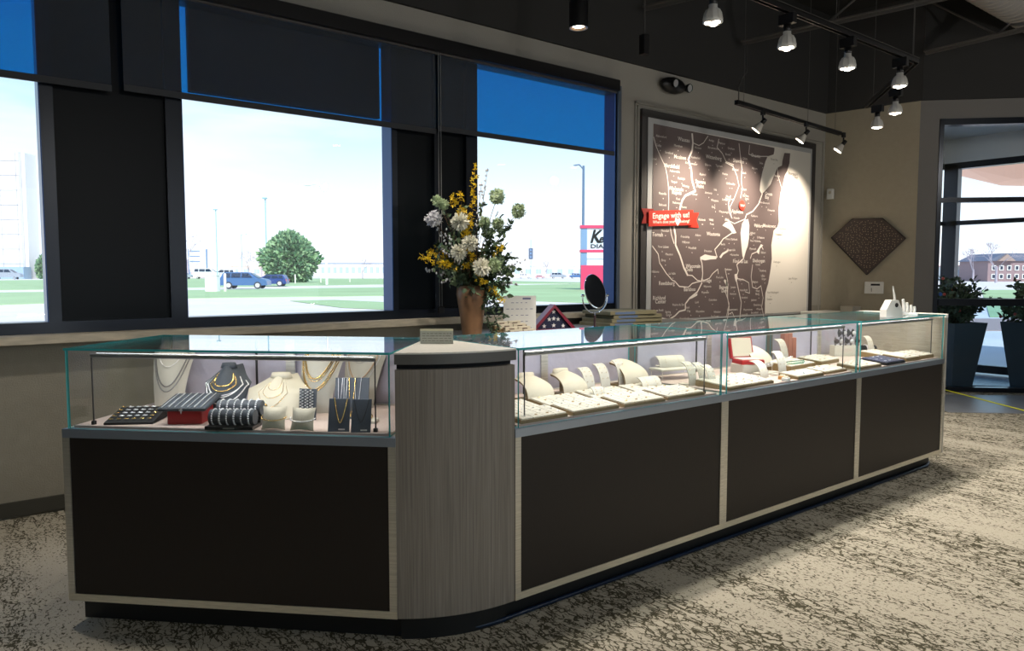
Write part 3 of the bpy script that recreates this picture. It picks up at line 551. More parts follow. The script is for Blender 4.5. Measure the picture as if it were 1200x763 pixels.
m = MB(); a = Vector(Z15(298, 243, 4.5355)); b = Vector(Z15(940, 218, 4.5355)); text_mb(m, 'Engage with us!', (b-a).length, a, (b-a), (0, 0, 1), .050, .015)
a = Vector(Z15(300, 330, 4.5355)); b = Vector(Z15(690, 318, 4.5355)); text_mb(m, 'Where does your', (b-a).length, a, (b-a), (0, 0, 1), .027, .01)
a = Vector(Z15(785, 313, 4.5355)); b = Vector(Z15(945, 306, 4.5355)); text_mb(m, 'belong?', (b-a).length, a, (b-a), (0, 0, 1), .027, .01)
hc = Vector(Z15(738, 285, 4.535)); hp = [(0, -.05), (.042, 0), (.036, .026), (.018, .03), (0, .014), (-.018, .03), (-.036, .026), (-.042, 0)]
m.add([hc+Vector((x, 0, z)) for x, z in hp], [tuple(range(len(hp)))]); m.build('ribbon_lettering', mat('banner_white', rgb(240, 232, 225), .5), mapt)
# wall moulding frame round the map
tm = sempty('trim_map_moulding')
for a, b in (((4.985, 4.585, .55), (5.0, 4.6, 2.83)), ((8.17, 4.585, .55), (8.185, 4.6, 2.83)), ((4.985, 4.585, 2.815), (8.185, 4.6, 2.83)), ((5.02, 4.588, .6), (5.03, 4.6, 2.80)), ((5.02, 4.588, 2.79), (8.15, 4.6, 2.80))): MB().box(a, b).build('moulding_strip', WALLD, tm)

# ------------------------------------------------------------------ entrance glazing (45 degree wall) and vestibule beyond
ZB = Matrix.Translation(D0) @ Matrix.Rotation(-PI/4, 4, 'Z')      # local x along the wall, +y outwards
w4 = sempty('window_4', D0, -PI/4)
for nm, a, b in (('frame_stile', (.20, -.01, 0), (.245, .10, 2.95)), ('frame_stile', (2.96, -.01, 0), (3.0, .10, 2.95)), ('frame_head', (.2, -.01, 2.885), (3, .10, 2.95)), ('frame_rail', (.245, 0, 2.062), (2.96, .08, 2.112)), ('push_rail', (.245, -.03, .945), (2.96, .06, 1.02)), ('threshold_rail', (.2, -.01, 0), (3, .1, .05))):
    MB().box(a, b).build(nm, FRAME, w4)
MB().box((.245, .045, .05), (2.96, .051, .945)).build('pane', glassmat('tinted_low_glass', (.80, .9, .97, 1), .9, .02), w4)
MB().box((.245, .045, 1.02), (2.96, .051, 2.062)).build('pane', WG, w4); MB().box((.245, .045, 2.112), (2.96, .051, 2.885)).build('pane', WG, w4)
MB().blob((.26, -.035, 1.07), (.02, .014, .022), 10, 6).build('blue_knob', mat('blue_knob', rgb(40, 90, 170), .4), w4)
VX = 10.55
struct(MB().prism([(DX, DY+.1), (11.2, .95), (VX+.2, .95), (VX+.2, 4.6), (CX+.3, 4.6)], -.12, 0).build('floor_vestibule', mat('vestibule_tile', rgb(96, 110, 126), .25, noise=(3, .1))))
vc = struct(MB().prism([(DX+.1, DY+.15), (11.2, 1.06), (VX+.12, 1.0), (VX+.12, 4.3), (DX+.1, 4.3)], 3.05, 3.14).build('ceiling_vestibule', mat('soffit_white', rgb(205, 208, 208), .8)))
w5 = sempty('window_5')
nw = aty(1110, 250, 4.3)
VN = 4.22
for a, b, nm in (((VX, VN-.17, 0), (VX+.12, VN, 2.72), 'corner_post'), ((VX, .95, 2.66), (VX+.12, VN, 2.74), 'frame_head'), ((VX, .95, 1.93), (VX+.1, VN-.1, 1.985), 'frame_rail'), ((VX, .95, 0.02), (VX+.1, VN-.1, .12), 'frame_sill'), ((VX, .95, .93), (VX+.1, VN-.1, .985), 'frame_rail'), ((VX, 1.6, 0), (VX+.1, 1.68, 2.7), 'frame_stile')):
    MB().box(a, b).build(nm, FRAME, w5)
MB().box((VX+.05, .95, .1), (VX+.056, VN-.1, 2.68)).build('pane', WG, w5)
struct(MB().box((VX, .9, 2.74), (VX+.12, 4.3, 3.05)).build('wall_vestibule_front', MATS['soffit_white']))
w6 = sempty('window_6')
for a, b, nm in (((CX+.3, VN, 2.66), (VX, VN+.1, 2.74), 'frame_head'), ((CX+.3, VN, 1.93), (VX, VN+.1, 1.985), 'frame_rail'), ((CX+.3, VN, 0), (VX, VN+.1, .12), 'frame_sill'), ((9.35, VN, 0), (9.42, VN+.1, 2.7), 'frame_stile')): MB().box(a, b).build(nm, FRAME, w6)
MB().box((CX+.3, VN+.05, .1), (VX, VN+.056, 2.68)).build('pane', WG, w6)
struct(MB().box((CX+.3, VN, 2.74), (VX+.12, VN+.12, 3.05)).build('wall_vestibule_side', MATS['soffit_white']))
struct(MB().box((VX+.12, .5, -.12), (VX+.3, .95, 3.14)).build('wall_vestibule_end', WALLD))
# faceted pinkish canopy lamp
cq = atz(1228, 212, 2.86)
cl = thing('faceted_canopy', (cq.x, cq.y, 3.22), 'large faceted peach canopy beyond the entrance glass', 'canopy')
m = MB(); vs = [(0, 0, -.42)]; n = 9
for r, z in ((.75, -.36), (1.42, -.12), (1.0, .12)):
    for k in range(n): a = 2*PI*(k+(.5 if r > 1 else 0))/n; vs.append((r*math.cos(a), r*math.sin(a), z))
fs = [(0, 1+(k+1) % n, 1+k) for k in range(n)]
for r in (0, 1):
    for k in range(n): a = 1+r*n+k; b = 1+r*n+(k+1) % n; fs += [(a, b, a+n), (b, b+n, a+n)]
m.add(vs, fs); m.build('facet_shell', mat('peach_panel', rgb(232, 190, 168), .5, 0, .3, emit=rgb(232, 180, 150), es=.45), cl); MB().tube([(0, 0, -.1), (0, 0, 1.0)], .02, 8).build('drop_rod', BLK, cl)
struct(MB().box((VX+.12, .0, 3.55), (VX+4.5, 5.0, 3.7)).build('ceiling_porch', mat('porch_green', rgb(170, 180, 150), .8)))

# ------------------------------------------------------------------ showcases
def arc(c, r, a0, a1, n): return [(c[0]+r*math.cos(a0+(a1-a0)*i/n), c[1]+r*math.sin(a0+(a1-a0)*i/n)) for i in range(n+1)]
DEP = .60
def pane(name, a, b, ax, parent):
    """glass slab: big faces clear, edges teal. ax = thickness axis"""
    m = MB(); m.box(a, b)
    for i, f in enumerate(m.f):
        nz = {0: 'z', 1: 'z', 2: 'y', 3: 'x', 4: 'y', 5: 'x'}[i]
        m.mi[i] = 0 if nz == ax else 1
    return m.build(name, [GL, EDGE], parent)
def showcase(loc, rz, L, label, sideL=True, sideR=True):
    t = thing('glass_showcase', loc, label, 'display case', rz)
    MB().box((.0, .08, 0), (L, DEP-.02, .10)).build('plinth', PLINTH, t)
    MB().box((.02, .012, .125), (L-.02, DEP-.012, .700)).build('cabinet_body', PANEL, t)
    MB().box((.026, .004, .126), (L-.026, .013, .699)).build('front_panel', PANEL, t)
    MB().box((0, 0, .10), (L, DEP, .126)).build('bottom_rail', ALUR, t)
    for x0, x1 in ((0, .026), (L-.026, L)): MB().box((x0, 0, .126), (x1, .03, .699)).build('stile', ALU, t)
    for x0, x1 in ((0, .014), (L-.014, L)): MB().box((x0, .03, .126), (x1, DEP, .699)).build('side_panel', ALU, t)
    MB().box((0, 0, .699), (L, .03, .730)).build('top_rail', mat('aluminium_blue_reflection', rgb(176, 188, 206), .3, .8), t)  # bluish reflection put into the top rail's colour
    for x0, x1 in ((0, .026), (L-.026, L)): MB().box((x0, .03, .699), (x1, DEP, .730)).build('side_rail', ALUR, t)
    MB().box((.026, .03, .705), (L-.026, DEP, .738)).build('deck', DECKB, t)
    g = .020
    pane('front_glass', (g, .006, .731), (L-g, .012, 1.012), 'y', t)
    pane('top_glass', (g-.004, .002, 1.012), (L-g+.004, DEP, 1.020), 'z', t)
    if sideL: pane('side_glass', (g, .013, .731), (g+.006, DEP-.02, 1.011), 'x', t)
    if sideR: pane('side_glass', (L-g-.006, .013, .731), (L-g, DEP-.02, 1.011), 'x', t)
    mid = L*.5
    MB().box((.03, DEP-.035, .740), (mid+.02, DEP-.030, 1.008)).build('rear_door', LAV, t); MB().box((mid-.02, DEP-.022, .740), (L-.03, DEP-.017, 1.008)).build('rear_door', LAV, t)
    MB().box((mid-.02, DEP-.042, .738), (mid+.02, DEP-.036, 1.010)).build('door_stile', ALU, t)
    MB().box((.02, DEP-.04, .730), (L-.02, DEP-.01, .742)).build('rear_track', ALU, t)
    MB().tube([(mid-.14, DEP-.06, .740), (mid-.14, DEP-.06, 1.01)], .005, 8).build('rear_post', BLK, t)
    x0, x1 = .085, L-.085
    lb = MB().tube([(x0, .055, .990), (x1, .055, .990)], .0085, 10).build('light_bar', mat('led_housing', rgb(150, 152, 156), .3, .7), t)
    MB().box((x0+.01, .060, .9905), (x1-.01, .068, .9975)).build('led_strip', LED, lb)
    for x in (x0, x1): MB().tube([(x, .055, .738), (x, .055, .990)], .0028, 6).build('bar_post', mat('post_steel', rgb(90, 90, 92), .3, .8), lb); MB().cbox((x-.007, .048, .738), (x+.007, .062, .752), .002).build('post_foot', BLK, lb)
    # its own light
    Mx = Matrix.Translation(Vector(loc)) @ Matrix.Rotation(rz, 4, 'Z')
    a = Mx @ Vector((L/2, .062, .980)); b = Mx @ Vector((L/2, .36, .72)); d = bpy.data.lights.new('showcase_led', 'AREA'); d.shape = 'RECTANGLE'; d.size = L-.2; d.size_y = .012; d.energy = LEDP; d.color = (.93, .96, 1)
    o = bpy.data.objects.new('showcase_led', d); C.objects.link(o); z = -(b-a).normalized(); x = (Mx.to_3x3() @ Vector((1, 0, 0))).normalized(); y = z.cross(x)
    mm = Matrix((x, y, z)).transposed().to_4x4(); mm.translation = a; o.matrix_world = mm
    return t
LEDP = 1.8
LO = (.327, 3.033, 0); LR = -PI/4
cL = showcase(LO, LR, 1.225, 'left glass showcase with necklace busts, turned towards the window')
c1 = showcase((1.602, 2.03, 0), 0, 1.228, 'glass showcase of cream ring trays, next to the rounded wood pedestal')
c2 = showcase((2.830, 2.03, 0), 0, 1.240, 'middle glass showcase of the long run, holding the open red case')
c3 = showcase((4.070, 2.03, 0), 0, 1.130, 'last glass showcase of the long run, with the dark blue tray')
# rounded pedestal between them
tip = Vector((1.610, 2.625)); A0 = Vector((1.193, 2.167)); A1 = Vector((1.602, 2.03))
pd = thing('corner_pedestal', (tip.x, tip.y, 0), 'rounded grey wood pedestal with white stone top joining the showcases', 'pedestal')
def wedge(bulge, inset, z0, z1):
    a = A0-tip; b = A1-tip; pts = [(0, 0)]; a0 = math.atan2(a.y, a.x); a1 = math.atan2(b.y, b.x); ra, rb = a.length, b.length
    for i in range(17):
        s = i/16; th_ = a0+(a1-a0)*s; r = (ra+(rb-ra)*s) - inset + bulge*math.sin(PI*s)
        pts.append((r*math.cos(th_), r*math.sin(th_)))
    return MB().prism(pts, z0, z1)
wedge(.0, .004, .10, .962).build('pedestal_body', WOOD, pd)
wedge(.0, .03, .962, .980).build('shadow_gap', BLKF, pd)
wedge(.004, -.004, .980, 1.014).build('top_edge', mat('grey_top_edge', rgb(96, 96, 94), .4), pd)
wedge(.004, -.004, 1.0145, 1.020).build('stone_top', QUARTZ, pd)
wedge(.0, .06, 0, .0995).build('plinth', PLINTH, pd)
# quarter-round end cap
ec = thing('case_end_cap', (5.200, 2.03, 0), 'rounded grey end cap closing the far end of the showcase run', 'end cap')
pp = [(0, DEP), (0, 0), (.0, 0)] + [(0+.135*math.sin(a), .135-.135*math.cos(a)) for a in [PI/2*i/10 for i in range(11)]] + [(.135, DEP)]
pp = [p for i, p in enumerate(pp) if i == 0 or p != pp[i-1]]
MB().prism(pp, .10, 1.0).build('cap_shell', mat('grey_textured_laminate', rgb(168, 164, 154), .45, 0, .5, noise=(30, .12, (4, 4, .6))), ec)
MB().prism([(x*1.02, y*1.0) for x, y in pp], 1.0, 1.02).build('cap_top', QUARTZ, ec); MB().prism([(x*.6, .08+y*.86) for x, y in pp], 0, .0995).build('plinth', PLINTH, ec)
bx('inner_side', (-.004, .006, .73), (0, DEP, 1.0), mat('pale_wood_side', rgb(176, 166, 150), .45, noise=(10, .15, (1, 1, 12))), ec)
bs = thing('base_edge_strip', (0, 0, 0), 'thin blue-black rubber edge strip along the showcase base', 'edge strip')
seg = [(.47, 3.03), (1.237, 2.262)] + [(tip.x+.535*math.cos(a), tip.y+.535*math.sin(a)) for a in [math.radians(227+i*(266-227)/8) for i in range(9)]] + [(1.7, 2.093), (5.15, 2.093), (5.26, 2.13), (5.29, 2.2)]
MB().tube([(x, y, .011) for x, y in seg], .009, 6).build('strip', mat('blue_black_rubber', rgb(14, 36, 62), .3), bs)

# ------------------------------------------------------------------ back counter (credenza) and things on it
BZ = .868
cd = thing('back_counter', (2.78, 3.95, 0), 'grey low counter under the windows behind the showcases', 'counter')
MB().box((0, .03, .08), (2.7, .60, .835)).build('body', CRED, cd); MB().cbox((-.01, 0, .836), (2.71, .60, BZ), .004).build('counter_top', mat('counter_top_grey', rgb(120, 122, 120), .4), cd); MB().box((.02, .07, 0), (2.68, .58, .08)).build('plinth', PLINTH, cd)
for i in range(4): d = MB().box((.015+i*.672, .012, .1), (.655+i*.672, .03, .82)).build('door', CRED, cd); MB().tube([(.60+i*.672, .0, .60), (.60+i*.672, .0, .75)], .006, 6).build('handle', CHROME, d)

# vase and flowers
V0 = aty(553, 390, 4.12); VZ = BZ
vs_ = thing('flower_vase', (V0.x, 4.12, VZ), 'brown wood-look vase with a tall arrangement of yellow and white flowers', 'vase')
MB().lathe([(0, 0), (.066, 0), (.068, .01), (.080, .12), (.100, .24), (.106, .28), (.102, .315), (.088, .335), (.084, .34), (.074, .332), (.070, .30), (0, .29)], 26).build('vase_body', mat('brown_burl', rgb(138, 104, 76), .4, 0, .5, noise=(7, .5, (1, 1, .5))), vs_)
GREENL = mat('dusty_green_leaf', rgb(96, 116, 84), .6); GREEND = mat('dark_green_leaf', rgb(62, 84, 62), .6); GREENP = mat('pale_green_floret', rgb(186, 204, 164), .6); STEM = mat('brown_twig', rgb(78, 60, 40), .8); YEL = mat('forsythia_yellow', rgb(226, 190, 20), .5); WFL = mat('cream_petal', rgb(244, 242, 226), .6); WBUD = mat('white_bud', rgb(214, 214, 220), .6)
PXM = 1/172.
vr = Vector((rt.x, rt.y, 0)); vf = Vector((fw.x, fw.y, 0))
def vp(px, py, dep=0): return vr*((px-553)*PXM) + up*((390-py)*PXM + .02) + vf*dep
def leaf(mb, p, d, n, l, wd):
    d = d.normalized(); s = d.cross(n); s = s.normalized() if s.length > 1e-4 else Vector((1, 0, 0)); nn = s.cross(d)
    mb.add([p, p+d*l*.35+s*wd-nn*.003, p+d*l*.7+s*wd*.8, p+d*l-nn*l*.12, p+d*l*.7-s*wd*.8, p+d*l*.35-s*wd-nn*.003, p+d*l*.5+nn*.004], [(0, 1, 6), (1, 2, 6), (2, 3, 6), (3, 4, 6), (4, 5, 6), (5, 0, 6)], True)
def rv_(): 
    while True:
        v = Vector((random.uniform(-1, 1), random.uniform(-1, 1), random.uniform(-1, 1)))
        if .1 < v.length < 1: return v.normalized()
stems = MB(); yel = MB(); leaves = MB(); leavd = MB(); buds = MB(); neck = Vector((0, 0, .33))
def curve(p, q, sag=.1, n=7): 
    m_ = (p+q)/2 + up*sag; return [p*(1-s)**2 + m_*2*s*(1-s) + q*s*s for s in [i/n for i in range(n+1)]]
def petal4(mb, c, r):
    n = rv_(); a = n.orthogonal().normalized(); b = n.cross(a)
    for k in range(4):
        t = PI/2*k; d = a*math.cos(t)+b*math.sin(t); s = n.cross(d); mb.add([c, c+d*r*.5+s*r*.28, c+d*r+n*r*.3, c+d*r*.5-s*r*.28], [(0, 1, 2, 3)], True)
def branch(tx, ty, dep, kind, sag=.05, cnt=26, start=.35):
    q = vp(tx, ty, dep); pts = curve(neck + Vector((random.uniform(-.04, .04), random.uniform(-.04, .04), -.03)), q, sag); stems.tube(pts, [.004-.003*i/(len(pts)-1) for i in range(len(pts))], 5)
    for i in range(cnt):
        s = start+(1-start)*random.random(); k = min(len(pts)-2, int(s*(len(pts)-1))); u = s*(len(pts)-1)-k; c = pts[k].lerp(pts[k+1], u)
        if kind == 'y': petal4(yel, c + rv_()*random.uniform(.005, .032), random.uniform(.014, .022))
        elif kind == 'b': buds.blob(tuple(c+rv_()*.012), (.006, .006, .009), 6, 4)
        elif kind == 'l': leaf(leaves if random.random() < .5 else leavd, c, rv_()+up*.3, rv_(), random.uniform(.03, .06), random.uniform(.008, .014))
for a in ((556, 197, .02), (540, 225, -.05), (552, 250, -.08), (530, 232, .05), (545, 265, -.1)): branch(*a, 'y', .06, 34, .55)
for a in ((495, 302, -.05), (503, 296, .03), (515, 308, -.1), (510, 290, .08)): branch(*a, 'y', .10, 30, .5)
for a in ((556, 300, -.16), (548, 310, -.14), (562, 318, -.18), (590, 290, -.05), (585, 345, -.12), (570, 330, -.16), (590, 352, -.1)): branch(*a, 'y', .08, 14, .7)
for a in ((497, 316, .0), (505, 255, 0), (523, 270, -.1), (615, 306, 0), (608, 335, .02), (572, 198, .04), (515, 290, -.05), (565, 215, 0), (520, 330, -.08)): branch(*a, 'b', .06, 22, .4)
for a in ((520, 250, .1), (540, 240, .05), (510, 285, .1), (565, 240, 0), (600, 262, .0), (585, 300, 0), (595, 320, 0), (535, 330, -.1), (525, 315, 0), (570, 290, .1), (550, 270, .1), (600, 300, .06), (580, 270, 0), (565, 330, -.1), (590, 340, -.05), (575, 310, -.1), (545, 300, .15)): branch(*a, 'l', .08, 46, .3)
for tx, ty, dp in ((585, 385, -.08), (578, 395, -.1), (592, 372, -.06), (582, 360, -.1)):   # trailing greenery over the vase side
    q = vp(tx, ty, dp); pts = curve(neck, q, .16); stems.tube(pts, .002, 5)
    for i in range(60):
        s = .35+.65*random.random(); k = min(len(pts)-2, int(s*(len(pts)-1))); c = pts[k].lerp(pts[k+1], s*(len(pts)-1)-k); leaf(leavd if random.random() < .6 else leaves, c+rv_()*.012, rv_()-up*.6, rv_(), .035, .007)
for cx_, cy_, n_ in ((545, 322, 110), (568, 322, 110), (580, 300, 90), (535, 290, 50), (560, 342, 90), (520, 308, 50), (592, 318, 70), (582, 335, 60), (575, 275, 35), (530, 322, 50)):
    for i in range(n_): c = vp(cx_, cy_, random.uniform(-.1, .12)) + Vector((random.gauss(0, .05), random.gauss(0, .03), random.gauss(0, .05))); leaf(leaves if random.random() < .4 else leavd, c, rv_()+up*.4, rv_(), random.uniform(.03, .06), random.uniform(.009, .018))
stems.build('stems', STEM, vs_); tag(yel.build('yellow_blossoms', YEL, vs_), kind='stuff'); tag(leaves.build('light_leaves', GREENL, vs_), kind='stuff'); tag(leavd.build('dark_leaves', GREEND, vs_), kind='stuff'); tag(buds.build('white_buds', WBUD, vs_), kind='stuff')
for px_, py_, r, dp, mt in ((541, 262, .062, -.12, WFL), (510, 258, .05, -.06, WBUD), (514, 237, .036, -.03, GREENP), (520, 241, .035, 0, GREENP), (540, 297, .055, -.16, WFL), (553, 287, .055, -.18, WFL), (566, 314, .060, -.2, WFL), (580, 312, .046, -.16, GREENP), (583, 232, .050, 0, GREENP), (608, 248, .046, .02, GREENP), (568, 262, .04, 0, GREENP), (584, 263, .04, .04, GREENP), (572, 275, .035, -.05, GREENL)):
    c = vp(px_, py_, dp); stems2 = curve(neck, c, .05)
    fl = MB(); k = int(170 if mt is WFL else 110)
    for i in range(k):
        d = rv_()
        if mt is WFL: leaf(fl, c+d*r*.15, d+rv_()*.25, rv_(), r*.95, r*.14)
        else: petal4(fl, c+d*r*random.uniform(.7, 1), r*.42)
    o = fl.build('flower_head', mt, vs_); MB().tube(stems2, .002, 5).build('flower_stem', STEM, vs_)

def on_counter(px, py, y=4.12): p = aty(px, py, y); return p
# desk calendar / price sheet
p = on_counter(590, 385, 4.18); cal = thing('desk_calendar', (p.x, 4.18, BZ), 'white printed desk calendar sheet standing behind the flower vase', 'calendar', -.45)
MB().prism([(0, 0), (.24, 0), (.24, .262), (0, .262)], -.004, 0, 'y').build('sheet', WHITE, cal); MB().prism([(0, 0), (.1, .26), (.104, .26), (.01, 0)], .12, .13, 'x').build('easel_back', WHITE, cal)
m = MB()
for r in range(5):
    for c_ in range(6):
        if random.random() < .7: m.box((.02+c_*.035, -.0055, .03+r*.045), (.02+c_*.035+random.uniform(.01, .024), -.0045, .034+r*.045))
m.box((.14, -.0055, .235), (.20, -.0045, .248)); m.build('printed_lines', mat('print_grey_blue', rgb(110, 116, 150), .6), cal)
# rows of small card boxes
def card_row():
    pass
cb_lab = ['lower', 'upper']
k = 0
kinds = []
for col in range(2):
    for row in range(4):
        p = on_counter(603+col*22-row*2.4+0, 386-row*0, 4.02+row*.035); 
        kinds.append((p.x-.045*0, 4.00+row*.034, BZ+row*.0185, col, row))
first = None
for x, y, z, col, row in kinds:
    x = on_counter(598, 386, 4.0).x + col*.118 - row*.018
    side = 'by the vase' if col == 0 else 'by the folded flag'; rowl = ('front row', 'second row', 'third row', 'back row, topmost')[row]
    lab = f'cream card holder {side}, {rowl} of the stepped card rack'
    if first is None:
        first = thing('card_holder', (x, y, z), lab, 'card holder', 0, 'stepped rack of cream card holders')
        MB().cbox((0, 0, 0), (.112, .03, .030), .003).build('holder_block', CREAM, first); MB().box((.035, -.0008, .012), (.08, .001, .019)).build('card_print', mat('print_brown', rgb(90, 70, 60), .6), first)
    else: dup(first, (x, y, z), None, lab)
rs = thing('card_rack_step', (on_counter(598, 386, 4.0).x-.06, 4.0, BZ), 'brown stepped base under the cream card holders', 'rack')
for r in range(1, 4): MB().box((-.0, .0335+.034*(r-1), 0), (.29, .0335+.034*r-.002, .0185*r-.001)).build('step', TAN, rs)
# folded flag in its triangular case
p = on_counter(650, 385, 4.05); fc = thing('flag_case', (p.x, 4.05, BZ), 'triangular red-wood case holding a folded blue flag with white stars', 'flag case', -.35)
hw, hh = .185, .195
tri_o = [(-hw, 0), (hw, 0), (0, hh)]; tri_i = [(-hw+.045, .014), (hw-.045, .014), (0, hh-.026)]
REDW = mat('cherry_wood', rgb(118, 28, 48), .3, 0, .6)
for i in range(3):
    a, b = tri_o[i], tri_o[(i+1) % 3]; c_, d_ = tri_i[(i+1) % 3], tri_i[i]; MB().prism([a, b, c_, d_], 0, .10, 'y').build('frame_side', REDW, fc)
MB().prism(tri_i, .02, .03, 'y').build('folded_flag', mat('flag_navy', rgb(26, 32, 62), .8), fc); MB().prism(tri_i, .085, .095, 'y').build('case_back', BLKF, fc)
for sx_, sz_ in ((0, .14), (-.035, .085), (.035, .085), (0, .04), (-.075, .035), (.075, .035), (0, .09)):
    st = []
    for k in range(10): a = PI/2+PI*k/5; r = .018 if k % 2 == 0 else .0075; st.append((sx_+r*math.cos(a), sz_+r*math.sin(a)))
    MB().prism(st[::-1], .0185, .0205, 'y').build('star', WHITE, fc)
# oval mirror on stand
p = on_counter(697, 383, 4.05); mr = thing('oval_mirror', (p.x, 4.05, BZ), 'oval chrome table mirror on a stand beside the folded flag', 'mirror', -.25)
MB().lathe([(0, .0), (.075, .0), (.075, .006), (.03, .014), (.012, .02), (0, .02)], 24).build('base', CHROME, mr); MB().tube([(0, 0, .015), (0, 0, .10)], [.011, .008], 10).build('stem', mat('bronze_stem', rgb(90, 72, 74), .3, .7), mr); MB().tube([(0, 0, .10), (0, 0, .125)], .006, 8).build('neck', CHROME, mr)
cz = .255
yk = [(.108*math.sin(a), 0, cz-.02-.115*math.cos(a)) for a in [-PI*.52+PI*1.04*i/20 for i in range(21)]]
MB().tube(yk, .005, 8).build('yoke', CHROME, mr)
Mx = Matrix.Translation((0, 0, cz+.03)) @ Matrix.Rotation(PI/2-.36, 4, 'X')
MB().lathe([(0, -.004), (.088, -.004), (.092, 0), (.088, .004), (0, .004)], 32, M_=Mx @ Matrix.Scale(1.55, 4, (0, 1, 0))).build('mirror_rim', CHROME, mr)
MB().lathe([(0, .0046), (.084, .0046)], 32, M_=Mx @ Matrix.Scale(1.56, 4, (0, 1, 0))).build('mirror_glass', mat('mirror_silver', (.42, .48, .60, 1), .02, 1), mr)
for s in (-1, 1): MB().lathe([(0, -.012), (.009, -.012), (.011, 0), (.009, .012), (0, .012)], 12, M_=Matrix.Translation((s*.107, 0, cz)) @ Matrix.Rotation(PI/2, 4, 'Y')).build('pivot_knob', CHROME, mr)
# stack of flat boards
KH = [mat('khaki_board', rgb(118, 112, 86), .7), mat('blue_board', rgb(86, 104, 134), .6)]
for i in range(4):
    x = on_counter(712, 383, 4.12).x+.02*((i*7) % 3)-.01; lab = f'flat khaki tray beside the mirror, {("lowest", "second from below", "third from below", "topmost")[i]} of its stack'
    t = thing('display_tray', (x, 4.08, BZ+.031*i), lab, 'tray', -.03*i, 'stack of khaki trays on the back counter'); MB().cbox((0, 0, 0), (.62-.04*i, .36, .029), .004).build('tray_board', KH[0], t); MB().box((.05, -.0015, .004), (.26, .0, .024)).build('label_strip', KH[1], t)
# papers on the wall end: white chest
wc = thing('white_cabinet', (7.62, 3.98, 0), 'low white cabinet below the diamond plaque', 'cabinet'); MB().box((0, 0, .06), (.52, .5, .84)).build('body', mat('ivory_cabinet', rgb(196, 188, 172), .5), wc); MB().cbox((-.01, -.01, .841), (.53, .51, .87), .005).build('cabinet_top', WHITE, wc); MB().box((.02, .02, 0), (.5, .48, .06)).build('plinth', PLINTH, wc)
wb = thing('grey_box', (7.86, 4.02, .871), 'small pale box on the white cabinet', 'box'); MB().cbox((0, 0, 0), (.18, .14, .06), .006).build('box_body', mat('pale_box', rgb(170, 164, 150), .6), wb); MB().cbox((-.003, -.003, .05), (.183, .143, .064), .003).build('lid', MATS['pale_box'], wb)
# acrylic notice on the pedestal
p = Vector((1.475, 2.35, 1.0205)); ac = thing('acrylic_notice', tuple(p), 'small clear acrylic block with a printed card on the pedestal top', 'sign', -math.radians(38.6))
MB().box((-.062, 0, 0), (.062, .006, .048)).build('card', mat('notice_card', rgb(168, 170, 162), .5), ac); MB().box((-.066, -.004, 0), (.066, -.0005, .056)).build('acrylic_front', GL, ac); MB().box((-.062, -.0003, .0482), (.062, .006, .056)).build('card_header', mat('notice_header', rgb(214, 208, 180), .5), ac)
m = MB()
for r in range(4):
    x = -.054
    while x < .05: l = random.uniform(.006, .018); m.box((x, -.0003, .010+r*.009), (min(.056, x+l), .0, .013+r*.009)); x += l+.004
m.build('printed_lines', PG, ac)
# white ring display hands on the last case
def finger_stand(loc, label, pts, rz=0):
    t = thing('ring_stand', loc, label, 'ring stand', rz); MB().cbox((-.045, -.03, 0), (.045, .03, .012), .004).build('base', WHITE, t)
    for q, r0 in pts: MB().tube(q, [r0, r0, r0*.85, r0*.5][:len(q)] if len(q) <= 4 else r0, 10).build('finger_post', WHITE, t)
    return t
t = thing('ring_stand', (4.62, 2.12, 1.0205), 'white pointed ring stand with a dark stone, on the glass top', 'ring stand', -.5)
MB().prism([(-.055, 0), (.055, 0), (.055, .045), (.025, .105), (-.022, .105), (-.055, .045)], -.03, .03, 'y').build('stand_body', WHITE, t); MB().tube([(.03, 0, .04), (.018, 0, .13), (.006, 0, .19)], [.008, .007, .003], 8).build('pointer', WHITE, t); MB().blob((.012, -.032, .075), (.012, .005, .014), 10, 6).build('dark_stone', BLKF, t)
finger_stand((5.02, 2.19, 1.0205), 'white hand-shaped ring stand with four finger posts, on the far glass top', [([(-.035, 0, .01), (-.037, 0, .06), (-.044, 0, .10)], .010), ([(-.012, 0, .01), (-.012, 0, .05), (-.016, 0, .078)], .010), ([(.012, 0, .01), (.013, 0, .04), (.012, 0, .062)], .010), ([(.034, 0, .01), (.036, 0, .035), (.034, 0, .052)], .011)], -.6)
rl = thing('ring_rod', (4.70, 2.13, 1.04), 'thin white ring rod lying between the two ring stands', 'ring stand'); MB().tube([(0, 0, .02), (.17, .03, 0), (.28, .05, -.012)], [.006, .007, .008], 8).build('rod', WHITE, rl)

